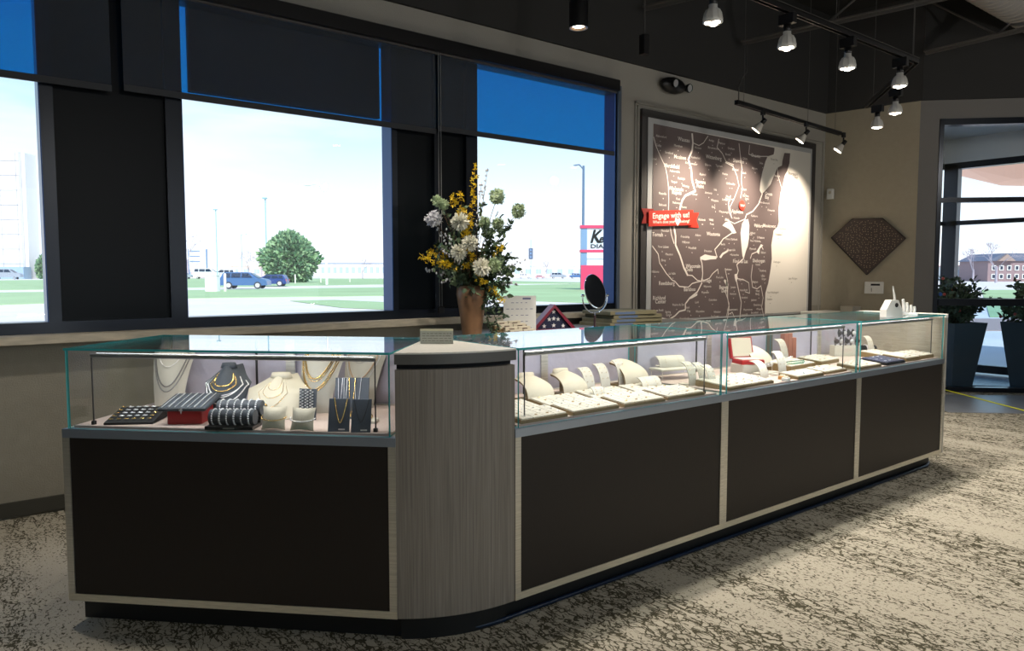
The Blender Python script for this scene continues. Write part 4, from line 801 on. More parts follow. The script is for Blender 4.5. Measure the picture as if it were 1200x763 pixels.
# ------------------------------------------------------------------ jewellery displays
DK = .7385     # deck height
def chain_pts(f, n=30): return [f(i/n) for i in range(n+1)]
def chain(parent, pts, r, m, links=True, name='necklace_chain'):
    mb = MB(); pts = [Vector(p) for p in pts]
    mb.tube(pts, r*.75, 6)
    if links:
        L = sum((pts[i+1]-pts[i]).length for i in range(len(pts)-1)); step = r*3.2; k = 0; acc = 0
        for i in range(len(pts)-1):
            seg_ = pts[i+1]-pts[i]; l = seg_.length
            while acc < l: mb.blob(tuple(pts[i]+seg_*(acc/l)), r*1.15, 5, 3); acc += step
            acc -= l
    return mb.build(name, m, parent)
def bust(loc, rz, label, m, wd=.13, h=.26, tall=True, chains=(), lean=.06, kind='tall'):
    """necklace bust: shaped shield with rounded shoulders and neck, standing on its lower edge; front faces local -y"""
    t = thing('necklace_bust', loc, label, 'jewellery display', rz)
    g = []; n = 14
    def hwid(s):
        if kind == 'tall': return wd/2*(.72 + .45*s**1.3) if s < .74 else wd/2*(1.05*math.cos((s-.74)/.26*1.05)*.95+.08)
        return wd/2*(.80+.35*s) if s < .62 else wd/2*(.34+.81*(1-((s-.62)/.38)**.75))
    def surf(s, u):
        w_ = hwid(s); x = u*w_; y = lean*s + .05*u*u*(.5+s)*(.8 if kind == 'tall' else 1.1) - .018*math.sin(PI*min(1, s*1.1)); z = h*s
        if s > .8: y += (s-.8)*.06
        return Vector((x, y, z))
    for i in range(n+1):
        g.append([surf(i/n, -1+2*j/10) for j in range(11)])
    MB().sheet(g, .008).build('bust_face', m, t)
    MB().prism([(lean*.0+.02, 0), (lean+.07, 0), (lean+.03, h*.6), (lean*.6+.02, h*.62)], -.012, .012, 'x').build('prop', m, t)
    if kind != 'tall': MB().lathe([(.0, 0), (hwid(1)+.004, 0), (hwid(1)*.9, .02), (0, .022)], 16, (0, lean+.035, h-.008), sy=.7).build('neck_cap', m, t)
    for (s0, s1, ux, r, mt) in chains:
        def f(q, s0=s0, s1=s1, ux=ux):
            a = -1+2*q; s = s0 - (s0-s1)*math.cos(a*PI/2)**.8; p_ = surf(s, math.sin(a*PI/2)*ux); return p_ + Vector((0, -.007, 0))
        chain(t, chain_pts(f), r, mt, r > .002)
    return t
cs, sn_ = math.cos(LR), math.sin(LR)
def inL(x, y, z=DK): return (LO[0]+cs*x-sn_*y, LO[1]+sn_*x+cs*y, z)
FA = -math.radians(38)     # facing the camera
SILD = mat('dark_silver', (.35, .34, .34, 1), .3, 1)
bust((*atz(196, 477, DK).xy, DK), -.62, 'tall white necklace bust nearest the glass end, wearing three silver chains', CREAM2, .155, .265, chains=((.95, .62, .62, .0016, SILV), (.95, .32, .82, .0028, SILD), (.95, .24, .92, .0024, SILD)))
bust((*atz(259, 488, DK).xy, DK), -.70, 'dark grey bust layered with gold and silver chains', GREYF, .17, .185, kind='low', lean=.05, chains=((.85, .62, .55, .0036, GOLD), (.80, .52, .62, .0030, GOLD), (.78, .40, .80, .0026, SILV), (.70, .26, .92, .0030, SILV), (.72, .44, .78, .0020, SILV)))
# low broad white bust with thin chains
b = bust((*atz(314, 492, DK).xy, DK), -.78, 'low broad white bust with fine crossing gold chains', CREAM, .235, .150, kind='low', lean=.09, chains=((.97, .70, .34, .0012, GOLD), (.97, .52, .42, .0012, GOLD), (.95, .30, .5, .0012, GOLD)))
MB().blob((.0, -.018, .055), (.008, .004, .010), 8, 6).build('pendant', GOLD, b)
bust((*atz(368, 484, DK).xy, DK), -.84, 'tall white bust with heavy gold chains behind the right pillow', CREAM2, .165, .258, chains=((.97, .52, .66, .0038, GOLD), (.97, .36, .84, .0028, GOLD), (.97, .33, .92, .0026, GOLD), (.97, .48, .74, .002, GOLD)))
bust((*atz(419, 478, DK).xy, DK), -.88, 'tall white bust standing behind the dark necklace boards', CREAM2, .165, .258, chains=((.97, .7, .5, .0018, SILD), (.97, .45, .75, .003, mat('rose_beads', rgb(200, 170, 140), .3, .3)), (.97, .35, .85, .0018, SILV)))
# black tilted tray of rings
q = atz(160, 493, DK); t = thing('ring_tray', (q.x, q.y, DK), 'black tilted tray of small silver rings beside the red box', 'tray', -.55)
MB().prism([(-.075, 0), (.085, 0), (.085, .038), (-.075, .008)], -.085, .085, 'x').build('wedge_base', BLKF, t)
def tl(x, y): return Vector((x, y, .011+(y+.075)*.1875))
for i in range(6):
    for j in range(5):
        c_ = tl(-.068+i*.027, -.055+j*.030); cc = MB(); cc.lathe([(.007, -.001), (.0095, 0), (.007, .0012), (.0045, 0), (.007, -.001)], 10, (c_.x, c_.y, c_.z+.004)); cc.blob((c_.x, c_.y-.008, c_.z+.006), .003, 6, 4); cc.build('ring', SILV if (i*j) % 5 else GOLD, t)
for i in range(1, 6): MB().box((-.070+i*.027-.013-.001, -.07, 0), (-.070+i*.027-.013+.001, .078, .004), M_=Matrix.Translation((0, 0, .0105)) @ Matrix.Rotation(.185, 4, 'X')).build('divider', GREYF, t)
# red box with tray of chains
q = atz(222, 494, DK); t = thing('red_box', (q.x, q.y, DK), 'red box in the left showcase carrying a charcoal chain tray', 'box', -.62); MB().cbox((-.062, -.045, 0), (.062, .075, .052), .003).build('box_body', RED, t); MB().box((-.06, -.043, .052), (.06, .073, .054)).build('lid_top', RED, t)
t2 = thing('chain_tray', (q.x, q.y, DK+.0545), 'charcoal tray of silver bracelets resting on the red box', 'tray', -.62)
Mx = Matrix.Rotation(.16, 4, 'X') @ Matrix.Translation((0, 0, .008)); MB().cbox((-.085, -.07, 0), (.085, .10, .012), .003, M_=Mx).build('tray_pad', GREYF, t2)
for i in range(7): MB().tube([Mx @ Vector((-.07+i*.023, -.065, .014)), Mx @ Vector((-.07+i*.023, .02, .0145)), Mx @ Vector((-.07+i*.023, .095, .014))], .0028 if i % 2 else .0018, 5).build('bracelet', SILV, t2)
cr_ = MB(); cr_.box((-.002, -.075, -.012), (.002, -.073, .008)); cr_.box((-.006, -.075, -.001), (.006, -.073, .002)); cr_.build('cross_charm', SILV, t2)
# bracelet rolls on a stepped black stand
q = atz(272, 502, DK); t = thing('bracelet_stand', (q.x, q.y, DK), 'stepped black stand with two charcoal rolls of silver bracelets', 'jewellery display', -.70)
MB().box((-.085, -.03, 0), (.085, .05, .012)).build('stand_base', BLK, t); MB().box((-.085, .045, 0), (.085, .12, .032)).build('stand_step', BLK, t)
m = MB(); m.box((-.02, -.0312, .003), (.02, -.030, .008)); m.build('stand_print', PG, t)
for (yy, zz) in ((.012, .038), (.080, .060)):
    r_ = MB().tube([(-.080, yy, zz), (.080, yy, zz)], .027, 20).build('roll', GREYF, t)
    for i in range(6):
        x = -.066+i*.026; mb = MB(); n_ = 22
        for k in range(n_): a = 2*PI*k/n_; mb.blob((x, yy+.0285*math.cos(a), zz+.0285*math.sin(a)), (.0042 if i % 2 else .003, .0036, .0036), 5, 3)
        mb.build('bracelet', SILV, r_)
# small white card
q = atz(329, 490, DK); t = thing('earring_card', (q.x, q.y, DK), 'small tilted white card holding a fine chain, behind the left pillow', 'card', -.78); MB().prism([(0, 0), (.003, 0), (.025, .075), (.022, .075)], -.027, .027, 'x').build('card', CREAM2, t); chain(t, [(-.015, .018, .068), (-.006, .008, .03), (0, .005, .02), (.006, .008, .03), (.018, .018, .068)], .0012, GOLD, False)
# pillows
def pillow(loc, rz, label, m):
    t = thing('bracelet_pillow', loc, label, 'jewellery display', rz); g = []; n = 10
    def S_(u, v, sgn):
        bul = (1-abs(u)**2.6)*(1-abs(v)**2.6); sx_ = .044*(1-.10*(1-v*v)); sz_ = .040*(1-.12*(1-u*u)); return Vector((u*sx_, sgn*.020*bul + .012*v, .040+v*sz_))
    for sgn in (-1, 1): g.append([[S_(-1+2*i/n, -1+2*j/n, sgn) for j in range(n+1)] for i in range(n+1)])
    mb = MB()
    for gi, G in enumerate(g):
        vs = [p for r in G for p in r]; fs = []
        for i in range(n):
            for j in range(n): a = i*(n+1)+j; f = (a, a+n+1, a+n+2, a+1); fs.append(f if gi == 0 else f[::-1])
        mb.add(vs, fs, True)
    mb.build('cushion', CREAM, t)
    chain(t, [(.044*math.sin(a)*1.02, -.023*math.cos(a)-.004 if abs(a) < 1.5 else 0, .045-.010*math.cos(a)) for a in [-1.5+3*i/20 for i in range(21)]], .0022, m, True, 'bracelet')
q = atz(324, 504, DK); pillow((q.x, q.y+.02, DK), -.75, 'cream bracelet pillow with a gold bracelet, left of the pair', GOLD)
q = atz(358, 505.5, DK); pillow((q.x, q.y+.02, DK), -.82, 'cream bracelet pillow with a thin silver bracelet, right of the pair', SILV)
# bracelet card behind pillow 2
q = atz(360, 492, DK); t = thing('bracelet_card', (q.x, q.y, DK), 'charcoal upright card with three silver woven bracelets', 'card', -.84); MB().prism([(0, 0), (.004, 0), (.016, .115), (.012, .115)], -.034, .034, 'x').build('card', GREYF, t)
for i in range(3):
    mb = MB()
    for k in range(18): z = .012+k*.0056; mb.box((-.0255+i*.0195+.004*(-1)**k, -.006+z*.1, z), (-.0205+i*.0195+.004*(-1)**k, .001+z*.1, z+.005))
    mb.build('bracelet', SILV, t)
# dark necklace boards
def board(px0, px1, pyb, hh, dy, label, drape):
    a = atz(px0, pyb, DK); b_ = atz(px1, pyb, DK); wd = (b_-a).length; c_ = (a+b_)/2; ang = math.atan2(b_.y-a.y, b_.x-a.x)
    t = thing('necklace_board', (c_.x, c_.y, DK), label, 'jewellery display', ang)
    MB().prism([(0, 0), (.006, 0), (.006+hh*.28, hh), (hh*.28, hh)], -wd/2, wd/2, 'x').build('board', mat('slate_board', rgb(70, 78, 90), .55), t)
    MB().prism([(.006+hh*.2, hh*.7), (.012+hh*.2, hh*.7), (hh*.5, 0), (hh*.5-.008, 0)], -.01, .01, 'x').build('easel_leg', GREYF, t)
    for (x, w_, zb, r, m) in drape:
        f = lambda q, x=x, w_=w_, zb=zb: Vector((x+w_*(-1+2*q), ((zb+(hh-zb)*abs(-1+2*q)**1.6)*.28)-.003, zb+(hh-zb)*abs(-1+2*q)**1.6))
        chain(t, chain_pts(f, 20), r, m, r > .0018)
    m = MB(); m.box((.0, -.0012, .006), (.022, .001, .010)); m.build('board_mark', PR, t); return t
bb = board(391, 431, 491, .150, 0, 'taller slate necklace board at the back of its group, hung with long chains', ((-.025, .006, .02, .0012, SILV), (.0, .012, .01, .0024, GOLD), (.022, .012, .02, .0012, SILV), (-.045, .008, .02, .0012, SILV)))
board(384, 409, 506, .110, 0, 'front slate board with a gold chain, beside the right pillow', ((.005, .022, .03, .0026, GOLD),))
board(411, 434, 507, .110, 0, 'front slate board with a black pendant necklace, by the showcase end', ((.0, .026, .035, .0016, BLK),))
q = atz(437, 494, DK); t = thing('ring_slab', (q.x-.02, q.y, DK), 'small white slab with a gold ring at the end of the left showcase', 'jewellery display', -.7); MB().cbox((-.035, -.03, 0), (.035, .03, .012), .003).build('slab', CREAM2, t); MB().lathe([(.008, -.001), (.0105, 0), (.008, .0015), (.006, 0), (.008, -.001)], 14, M_=Matrix.Translation((.008, 0, .022)) @ Matrix.Rotation(PI/2, 4, 'X')).build('ring', GOLD, t)

# trays in the long run ------------------------------------------------
def pad_tray(loc, rz, wx, wy, label, mt=CREAM2, edge=TAN, jewel=True, tilt=.10, hgt=.012, group='cream ring trays in the long showcases'):
    t = thing('ring_tray', loc, label, 'tray', rz, group)
    z0, z1 = hgt, hgt+wy*tilt
    MB().prism([(0, 0), (wy, 0), (wy, z1), (0, z0)], 0, wx, 'x').build('tray_base', edge, t)
    sl = math.atan2(z1-z0, wy); Mx = Matrix.Translation((0, 0, z0)) @ Matrix.Rotation(sl, 4, 'X'); nx = max(2, round(wx/.06)); ny = max(2, round(wy/.05))
    px_, py_ = (wx-.006)/nx, (wy-.006)/ny
    for i in range(nx):
        for j in range(ny): MB().cbox((.003+i*px_+.001, .003+j*py_+.001, .0005), (.003+(i+1)*px_-.001, .003+(j+1)*py_-.001, .006), .002, M_=Mx).build('ring_pad', mt, t)
    if jewel:
        g_ = MB(); s_ = MB()
        for i in range(nx):
            for j in range(ny):
                if random.random() < .08: continue
                c_ = Mx @ Vector((.003+(i+.5)*px_, .003+(j+.5)*py_, .009)); tgt = s_ if random.random() < .6 else g_
                tgt.lathe([(.0045, -.0008), (.0060, 0), (.0045, .0008), (.0035, 0), (.0045, -.0008)], 8, (c_.x, c_.y, c_.z)); tgt.blob((c_.x, c_.y-.005, c_.z+.001), .0024, 5, 4)
        tag(g_.build('gold_rings', GOLD, t), kind='stuff'); tag(s_.build('silver_rings', SILV, t), kind='stuff')
    return t
T1 = [(1.65, 2.055, .23, .13, 'front tray nearest the pedestal'), (1.905, 2.055, .26, .13, 'second front tray from the pedestal'), (2.19, 2.055, .25, .14, 'third front tray from the pedestal'), (2.465, 2.06, .25, .15, 'front tray nearest the second showcase'),
      (1.66, 2.215, .23, .13, 'back-row tray nearest the pedestal'), (1.92, 2.215, .25, .13, 'middle back-row tray before the neck forms'), (2.19, 2.225, .25, .14, 'back-row tray in front of the earring strips'), (2.46, 2.235, .24, .13, 'back-row tray in front of the large curved bust')]
for x, y, a, b_, l in T1: pad_tray((x, y, DK), random.uniform(-.03, .03), a, b_, 'cream ring tray, ' + l + ', first long showcase')
def neck_form(loc, rz, wd, h, label, cap=True, m=CREAM):
    """a curved saddle neck form: a band arching forward and down, its underside tan"""
    t = thing('neck_form', loc, label, 'jewellery display', rz); g = []; n = 12; rr = h*1.05
    for i in range(n+1):
        a = PI*.50*i/n; y = .075-rr*math.sin(a)*1.0; z = .022+(h-.022)*math.cos(a)**.85; g.append([Vector((u*wd/2*(.62+.46*math.sin(a)), y+.02*u*u, z-.016*u*u*math.cos(a))) for u in [-1+2*j/8 for j in range(9)]])
    MB().sheet(g, .012, mi2=1).build('form_band', [m, TAN], t)
    MB().box((-wd*.42, -.05, 0), (wd*.42, .08, .014)).build('form_base', TAN, t); MB().box((-.012, .060, .014), (.012, .070, h-.02)).build('post', TAN, t)
    if cap: MB().lathe([(wd*.34, -.004), (wd*.30, .012), (0, .014)], 18, (0, .075, h), sy=.5).build('neck_cap', m, t)
    MB().blob((.0, .075-rr*.72, h*.68), (.004, .003, .006), 6, 5).build('pendant', SILD, t)
    return t
neck_form((2.00, 2.38, DK), .1, .145, .105, 'small curved cream neck form nearest the pedestal'); neck_form((2.22, 2.40, DK), .1, .145, .105, 'second small curved cream neck form from the pedestal'); neck_form((2.63, 2.43, DK), .05, .16, .125, 'larger curved cream neck form by the end of the first long showcase', False)
def strip(loc, rz, wd, h, label, back=.07, m=CREAM2, grp='curved earring strips'):
    t = thing('earring_strip', loc, label, 'jewellery display', rz, grp); g = []
    for i in range(11): s = i/10; g.append([Vector((u*wd/2, back*(s**1.7) - .0*s, h*math.sin(s*PI*.5)**.9)) for u in (-1, -.33, .33, 1)])
    MB().sheet(g, .004).build('strip_face', m, t); MB().box((-wd*.4, back*.4, 0), (wd*.4, back+.02, .004)).build('foot', m, t)
    k = MB()
    for r in range(4):
        for u in (-.25, .25): s = .3+r*.18; k.blob((u*wd, back*(s**1.7)-.004, h*math.sin(s*PI*.5)**.9), .0022, 5, 4)
    tag(k.build('earrings', GOLD, t), kind='stuff'); return t
for i, (px_, h, l) in enumerate(((692, .115, 'nearest the neck forms'), (710, .122, 'in the middle of the three'), (731, .130, 'nearest the large curved form'))):
    q = atz(px_, 462-i*3.5, DK); strip((q.x, q.y, DK), .0, .060, h, 'tall curved cream earring strip ' + l, .06)
q = atz(703, 468, DK); strip((q.x, q.y, DK), .0, .065, .05, 'short cream earring card in front of the three tall strips', .03)
q = atz(765, 458, DK); strip((q.x, q.y, DK), -.1, .12, .06, 'wide low curved cream strip beside the large curved form', .05)
# clear riser with tray at the far right end of first case, visible through the pane
q = atz(790, 443, DK); t = thing('acrylic_riser', (q.x, q.y, DK), 'white tray riser with metal legs at the back of the first long showcase', 'riser', -.2); MB().cbox((-.12, -.05, .045), (.12, .06, .056), .003).build('riser_top', CREAM2, t)
for sx_ in (-.11, .11):
    for sy_ in (-.04, .05): MB().tube([(sx_, sy_, 0), (sx_, sy_, .045)], .003, 6).build('leg', CHROME, t)
t = strip((q.x+.0, q.y+.01, DK+.0565), -.3, .16, .055, 'curved cream display standing on the white riser', .05)
for i, (px_, py_, h) in enumerate(((812, 452, .11), (824, 450, .10), (835, 452, .095))): q = atz(px_, py_, DK); strip((q.x, q.y, DK), -.1, .05, h, ('pale curved strip beside the riser', 'pale curved strip at the end of the first long showcase', 'low pale strip against the end glass of the first long showcase')[i], .06)
# second long case
T2 = [(2.89, 2.06, .30, .18, 'at the near end'), (3.49, 2.06, .26, .11, 'in the middle'), (3.78, 2.07, .24, .12, 'at the far end, in front')]
T2[0] = (2.90, 2.06, .38, .19, 'at the near end')
for x, y, a, b_, l in T2: pad_tray((x, y, DK), random.uniform(-.03, .03), a, b_, 'cream ring tray ' + l + ' of the second long showcase')
pad_tray((3.72, 2.24, DK), .05, .28, .16, 'raised cream tray at the far back of the second long showcase', hgt=.03)
q = atz(876, 432, DK+.02); q = (q.x, q.y); t = thing('red_case_stand', (q[0], q[1], DK), 'cream block under the open red case', 'riser', -.3); MB().cbox((-.075, -.055, 0), (.075, .055, .05), .004).build('block', CREAM2, t)
t = thing('open_red_case', (q[0], q[1], DK+.0505), 'open red jewellery case with cream lining', 'jewellery case', -.45)
MB().cbox((-.07, -.06, 0), (.07, .05, .024), .004).build('case_base', RED, t); MB().box((-.062, -.052, .0245), (.062, .042, .028)).build('base_lining', CREAM2, t)
Mx = Matrix.Translation((0, .05, .024)) @ Matrix.Rotation(-.28, 4, 'X'); ld = MB().cbox((-.07, 0, 0), (.07, .028, .125), .004, M_=Mx).build('lid', RED, t); MB().box((-.060, -.002, .010), (.060, .0005, .115), M_=Mx).build('lid_lining', CREAM, ld)
q = atz(896, 443, DK); strip((q.x, q.y, DK), 0, .07, .085, 'pale curved earring strip in front of the open red case', .07)
q = atz(921, 437, DK); neck_form((q.x, 2.44, DK), .0, .17, .135, 'tall curved cream form beyond the open red case'); q = atz(917, 440, DK); strip((q.x, q.y, DK), .0, .07, .125, 'tall curved strip in front of the tall cream form', .05)
def cluster_rack(loc, rz, label, n=10, m=SILV):
    t = thing('ring_rack', loc, label, 'jewellery display', rz); MB().cbox((-.08, -.02, 0), (.08, .05, .010), .002).build('rack_base', CREAM2, t)
    for s in (-1, 1): MB().tube([(s*.075, .015, .01), (s*.075, .015, .055)], .0025, 6).build('leg', CHROME, t)
    MB().tube([(-.08, .015, .055), (.08, .015, .055)], .0025, 6).build('bar', CHROME, t)
    for i in range(n): x = -.07+i*.14/(n-1); mb = MB().lathe([(.007, -.0012), (.0088, 0), (.007, .0012), (.0055, 0), (.007, -.0012)], 10, M_=Matrix.Translation((x, .015, .048)) @ Matrix.Rotation(PI/2, 4, 'Y')); mb.blob((x, .015, .038), .0035, 6, 4); mb.build('ring', m, t)
    return t
EM = mat('emerald_stone', (.0, .35, .18, 1), .1)
cluster_rack((3.80, 2.25, DK), -.1, 'small chrome rack of green-stone rings beyond the tall strip', 10, EM); cluster_rack((3.93, 2.40, DK), -.1, 'small chrome rack of silver rings behind the raised tray'); cluster_rack((3.56, 2.28, DK), .1, 'small chrome rack of rings beside the open red case', 8)
q = aty(931, 412, 2.52); t = thing('copper_block', (q.x-.05, 2.52, DK), 'copper-coloured stepped display block against the lavender rear door', 'jewellery display', -.3); cop = mat('copper', rgb(184, 112, 84), .4, .3)
for i in range(3): MB().cbox((-.045+i*.032, 0, .0), (-.014+i*.032, .04, .21-.03*i), .002).build('step', cop, t)
q = aty(968, 405, 2.48); t = strip((min(q.x, 4.02), 2.46, DK), -.1, .06, .15, 'tall cream strip at the rear of the second long showcase', .06)
t = thing('folded_card', (3.62, 2.07, DK), 'small pale blue card in front of the second long showcase trays', 'card', .4); MB().prism([(0, 0), (.05, 0), (.03, .03)], -.02, .02, 'x').build('card', mat('pale_blue_card', rgb(190, 212, 232), .5), t)
for i, (x, y) in enumerate(((3.40, 2.075), (3.44, 2.12))): t = thing('ring_box', (x, y, DK), ('small white ring box before the tall strip', 'small amber ring box before the tall strip')[i], 'ring box', .3); MB().cbox((-.018, -.018, 0), (.018, .018, .018), .003).build('box_body', (WHITE, mat('amber_box', rgb(206, 150, 80), .5))[i], t); MB().cbox((-.012, -.012, .018), (.012, .012, .024), .002).build('cushion', CREAM, t)
# third long case: watches, navy tray, cream trays
q = aty(992, 405, 2.47); t = thing('watch_stand', (q.x, 2.47, DK), 'dark metal watch stand with two tiers of watches', 'jewellery display', -.5)
MB().box((-.09, -.01, 0), (.09, .05, .07)).build('stand_block', CREAM2, t)
for k, (zz, n_, rr) in enumerate(((.10, 5, .026), (.155, 4, .022))):
    for i in range(n_):
        x = (-.5+i/(n_-1))*(.15 if k == 0 else .10); Mx = Matrix.Translation((x, -.005, zz)) @ Matrix.Rotation(PI/2, 4, 'X'); wt = MB().lathe([(0, -.003), (rr*.6, -.003), (rr*.62, .003), (0, .004)], 14, M_=Mx).build('watch_face', SILV if i % 2 else BLK, t)
        MB().tube([(x, .0, zz+rr*.5), (x, .01, zz+rr), (x, .02, zz), (x, .01, zz-rr*1.1), (x, .0, zz-rr*.5)], .006, 6).build('watch_strap', BLK if k else SILD, wt)
pad_tray((4.12, 2.06, DK), .0, .27, .13, 'cream tray at the near end of the last long showcase'); pad_tray((4.46, 2.06, DK), .0, .24, .16, 'navy blue ring tray in the last long showcase', mat('navy_pad', rgb(50, 58, 86), .6), BLKF, True, group='navy trays')
for i, (x, y, l) in enumerate(((4.74, 2.07, 'beyond the navy tray'), (4.95, 2.075, 'at the far end'), (4.80, 2.25, 'behind, far end of the last showcase'))): pad_tray((x, y, DK), .0, .19, .15, 'cream tray ' + l + ', last long showcase', hgt=.02)
pad_tray((4.15, 2.30, DK), .1, .25, .15, 'cream tray behind the watch stand front row, last long showcase', hgt=.02)
q = aty(1018, 405, 2.44); strip((q.x, 2.42, DK), -.1, .06, .12, 'white curved strip beside the watch stand', .05)
t = thing('watch_roll', (5.04, 2.46, DK), 'black watch roll at the rear of the last long showcase', 'jewellery display', -.5); MB().tube([(-.05, 0, .03), (.05, 0, .03)], .028, 14).build('roll', BLKF, t)
for i in range(2): MB().tube([(-.02+.04*i, .030*math.cos(a), .03+.030*math.sin(a)) for a in [2*PI*k/14 for k in range(15)]], .006, 6).build('watch_strap', SILV, t)

# ------------------------------------------------------------------ planters in the vestibule
PLG = mat('grey_planter', rgb(86, 92, 98), .5)
def planter(loc, rz, w0, w1, h, label, dens, lab2):
    t = thing('tapered_planter', loc, label, 'planter', rz)
    vs = [(-w0, -w0, 0), (w0, -w0, 0), (w0, w0, 0), (-w0, w0, 0), (-w1, -w1, h), (w1, -w1, h), (w1, w1, h), (-w1, w1, h), (-w1+.02, -w1+.02, h), (w1-.02, -w1+.02, h), (w1-.02, w1-.02, h), (-w1+.02, w1-.02, h)]
    MB().add(vs, [(0, 3, 2, 1), (0, 1, 5, 4), (1, 2, 6, 5), (2, 3, 7, 6), (3, 0, 4, 7), (4, 5, 9, 8), (5, 6, 10, 9), (6, 7, 11, 10), (7, 4, 8, 11)]).build('pot', PLG, t)
    MB().box((-w1+.02, -w1+.02, h-.05), (w1-.02, w1-.02, h-.03)).build('soil', mat('soil', rgb(50, 40, 30), .9), t)
    sm = MB(); lv = MB(); lv2 = MB(); rb_ = MB()
    for i in range(dens):
        a = random.uniform(0, 2*PI); r = random.uniform(.03, w1*1.5); hh_ = random.uniform(.06, .58)*(1-.2*r/w1); q = Vector((r*math.cos(a), r*math.sin(a), h+hh_)); p_ = Vector((random.uniform(-.08, .08), random.uniform(-.08, .08), h-.05)); pts = curve(p_, q, .05); sm.tube(pts, .003, 4)
        for k in range(34):
            s = .3+.7*random.random(); kk = min(len(pts)-2, int(s*(len(pts)-1))); c_ = pts[kk].lerp(pts[kk+1], s*(len(pts)-1)-kk)+rv_()*.02; leaf(lv if random.random() < .45 else lv2, c_, rv_()+up*.3, rv_(), random.uniform(.05, .10), random.uniform(.012, .024))
        if random.random() < .25: rb_.blob(tuple(q), .018, 6, 5)
    sm.build('stems', STEM, t); tag(lv.build('leaves', GREENL, t), kind='stuff'); tag(lv2.build('dark_leaves', GREEND, t), kind='stuff'); tag(rb_.build('red_berries', mat('berry_red', rgb(220, 90, 80), .5), t), kind='stuff')
planter((9.24, 3.54, 0), -.35, .155, .243, .735, 'tall tapered grey planter with leafy greenery behind the entrance glass', 60, '')
planter((9.86, 2.92, 0), -.2, .15, .24, .74, 'second tapered planter at the right edge behind the entrance glass', 40, '')
cdn = thing('yellow_cord', (0, 0, 0), 'thin yellow cord stretched low beyond the end of the showcases', 'cord'); a = atz(1100, 455, .12); b_ = atz(1230, 489, .12)
MB().tube([(a.x, a.y, .12), (b_.x, b_.y, .12)], .006, 6).build('cord', mat('yellow_green_cord', rgb(190, 200, 40), .5), cdn)
for q in (a, b_): MB().tube([(q.x, q.y, 0), (q.x, q.y, .13)], .012, 8).build('stake', BLK, cdn)

# ------------------------------------------------------------------ outdoors
def ground_poly(name, pxs, z, m, kind='structure'):
    pts = [atz(px, py, GZ) for px, py in pxs]; mb = MB(); mb.prism([(p.x, p.y) for p in pts], GZ+z-.02, GZ+z); o = mb.build(name, m); o['kind'] = kind; return o
GRASS = mat('spring_grass', rgb(168, 194, 146), .9, 0, .1, noise=(.15, .10)); PAVE = mat('pale_asphalt', rgb(226, 220, 212), .9, 0, .1, noise=(.4, .06)); CONC = mat('pale_concrete', rgb(228, 224, 216), .9, 0, .1)
struct(MB().box((-300, 4.9, GZ-.3), (1500, 1500, GZ)).build('ground_far', PAVE)); struct(MB().box((10.75, -600, GZ-.3), (1500, 4.9, GZ)).build('ground_side', PAVE))
def strip_ground(name, lo_, hi_, z, m):
    def ip(L, x):
        for i in range(len(L)-1):
            if x <= L[i+1][0] or i == len(L)-2: a, b = L[i], L[i+1]; return a[1]+(b[1]-a[1])*(x-a[0])/(b[0]-a[0])
    xs = [-150, 20, 120, 218, 330, 448, 560, 680, 760]; lo2 = [atz(x, ip(lo_, x), GZ) for x in xs]; hi2 = [atz(x, ip(hi_, x), GZ) for x in xs]; m_ = MB(); n = len(xs)
    m_.add([(p.x, p.y, GZ+z) for p in lo2]+[(p.x, p.y, GZ+z) for p in hi2]+[(p.x, p.y, GZ-.05) for p in lo2], [(i, i+1, n+i+1, n+i) for i in range(n-1)]+[(i, 2*n+i, 2*n+i+1, i+1) for i in range(n-1)]); return struct(m_.build(name, m))
lowE = [(20, 357), (218, 350), (448, 347), (680, 355)]; upE = [(20, 343), (218, 340.5), (448, 337), (680, 333)]
strip_ground('lawn_near', lowE, upE, .04, GRASS)
sw1 = [(20, 340), (218, 337.5), (448, 333.5), (680, 332.5)]
strip_ground('lawn_far', sw1, [(20, 328.5), (218, 326.5), (448, 326.5), (680, 331)], .04, GRASS)
strip_ground('lawn_patch', [(320, 352.5), (340, 353), (400, 362), (448, 364), (460, 365)], [(320, 352), (340, 351.5), (400, 351), (448, 353.5), (460, 354)], .05, GRASS) if False else None
gp = [(340, 353), (392, 352), (460, 355), (470, 364), (400, 361)]; ground_poly('lawn_patch', gp[::-1], .03, GRASS)
ground_poly('lawn_entrance', [(1160, 372), (1330, 372), (1330, 340), (1150, 340)], .03, GRASS)
ground_poly('path_entrance', [(1100, 388), (1330, 388), (1330, 374), (1100, 374)], .02, mat('red_mulch', rgb(176, 150, 140), .9))
TYRE = mat('tyre_black', rgb(40, 42, 46), .7); CARG = mat('car_glass', rgb(30, 44, 66), .1, 0, .8); HUB = mat('alloy_hub', rgb(215, 218, 222), .3, .4)
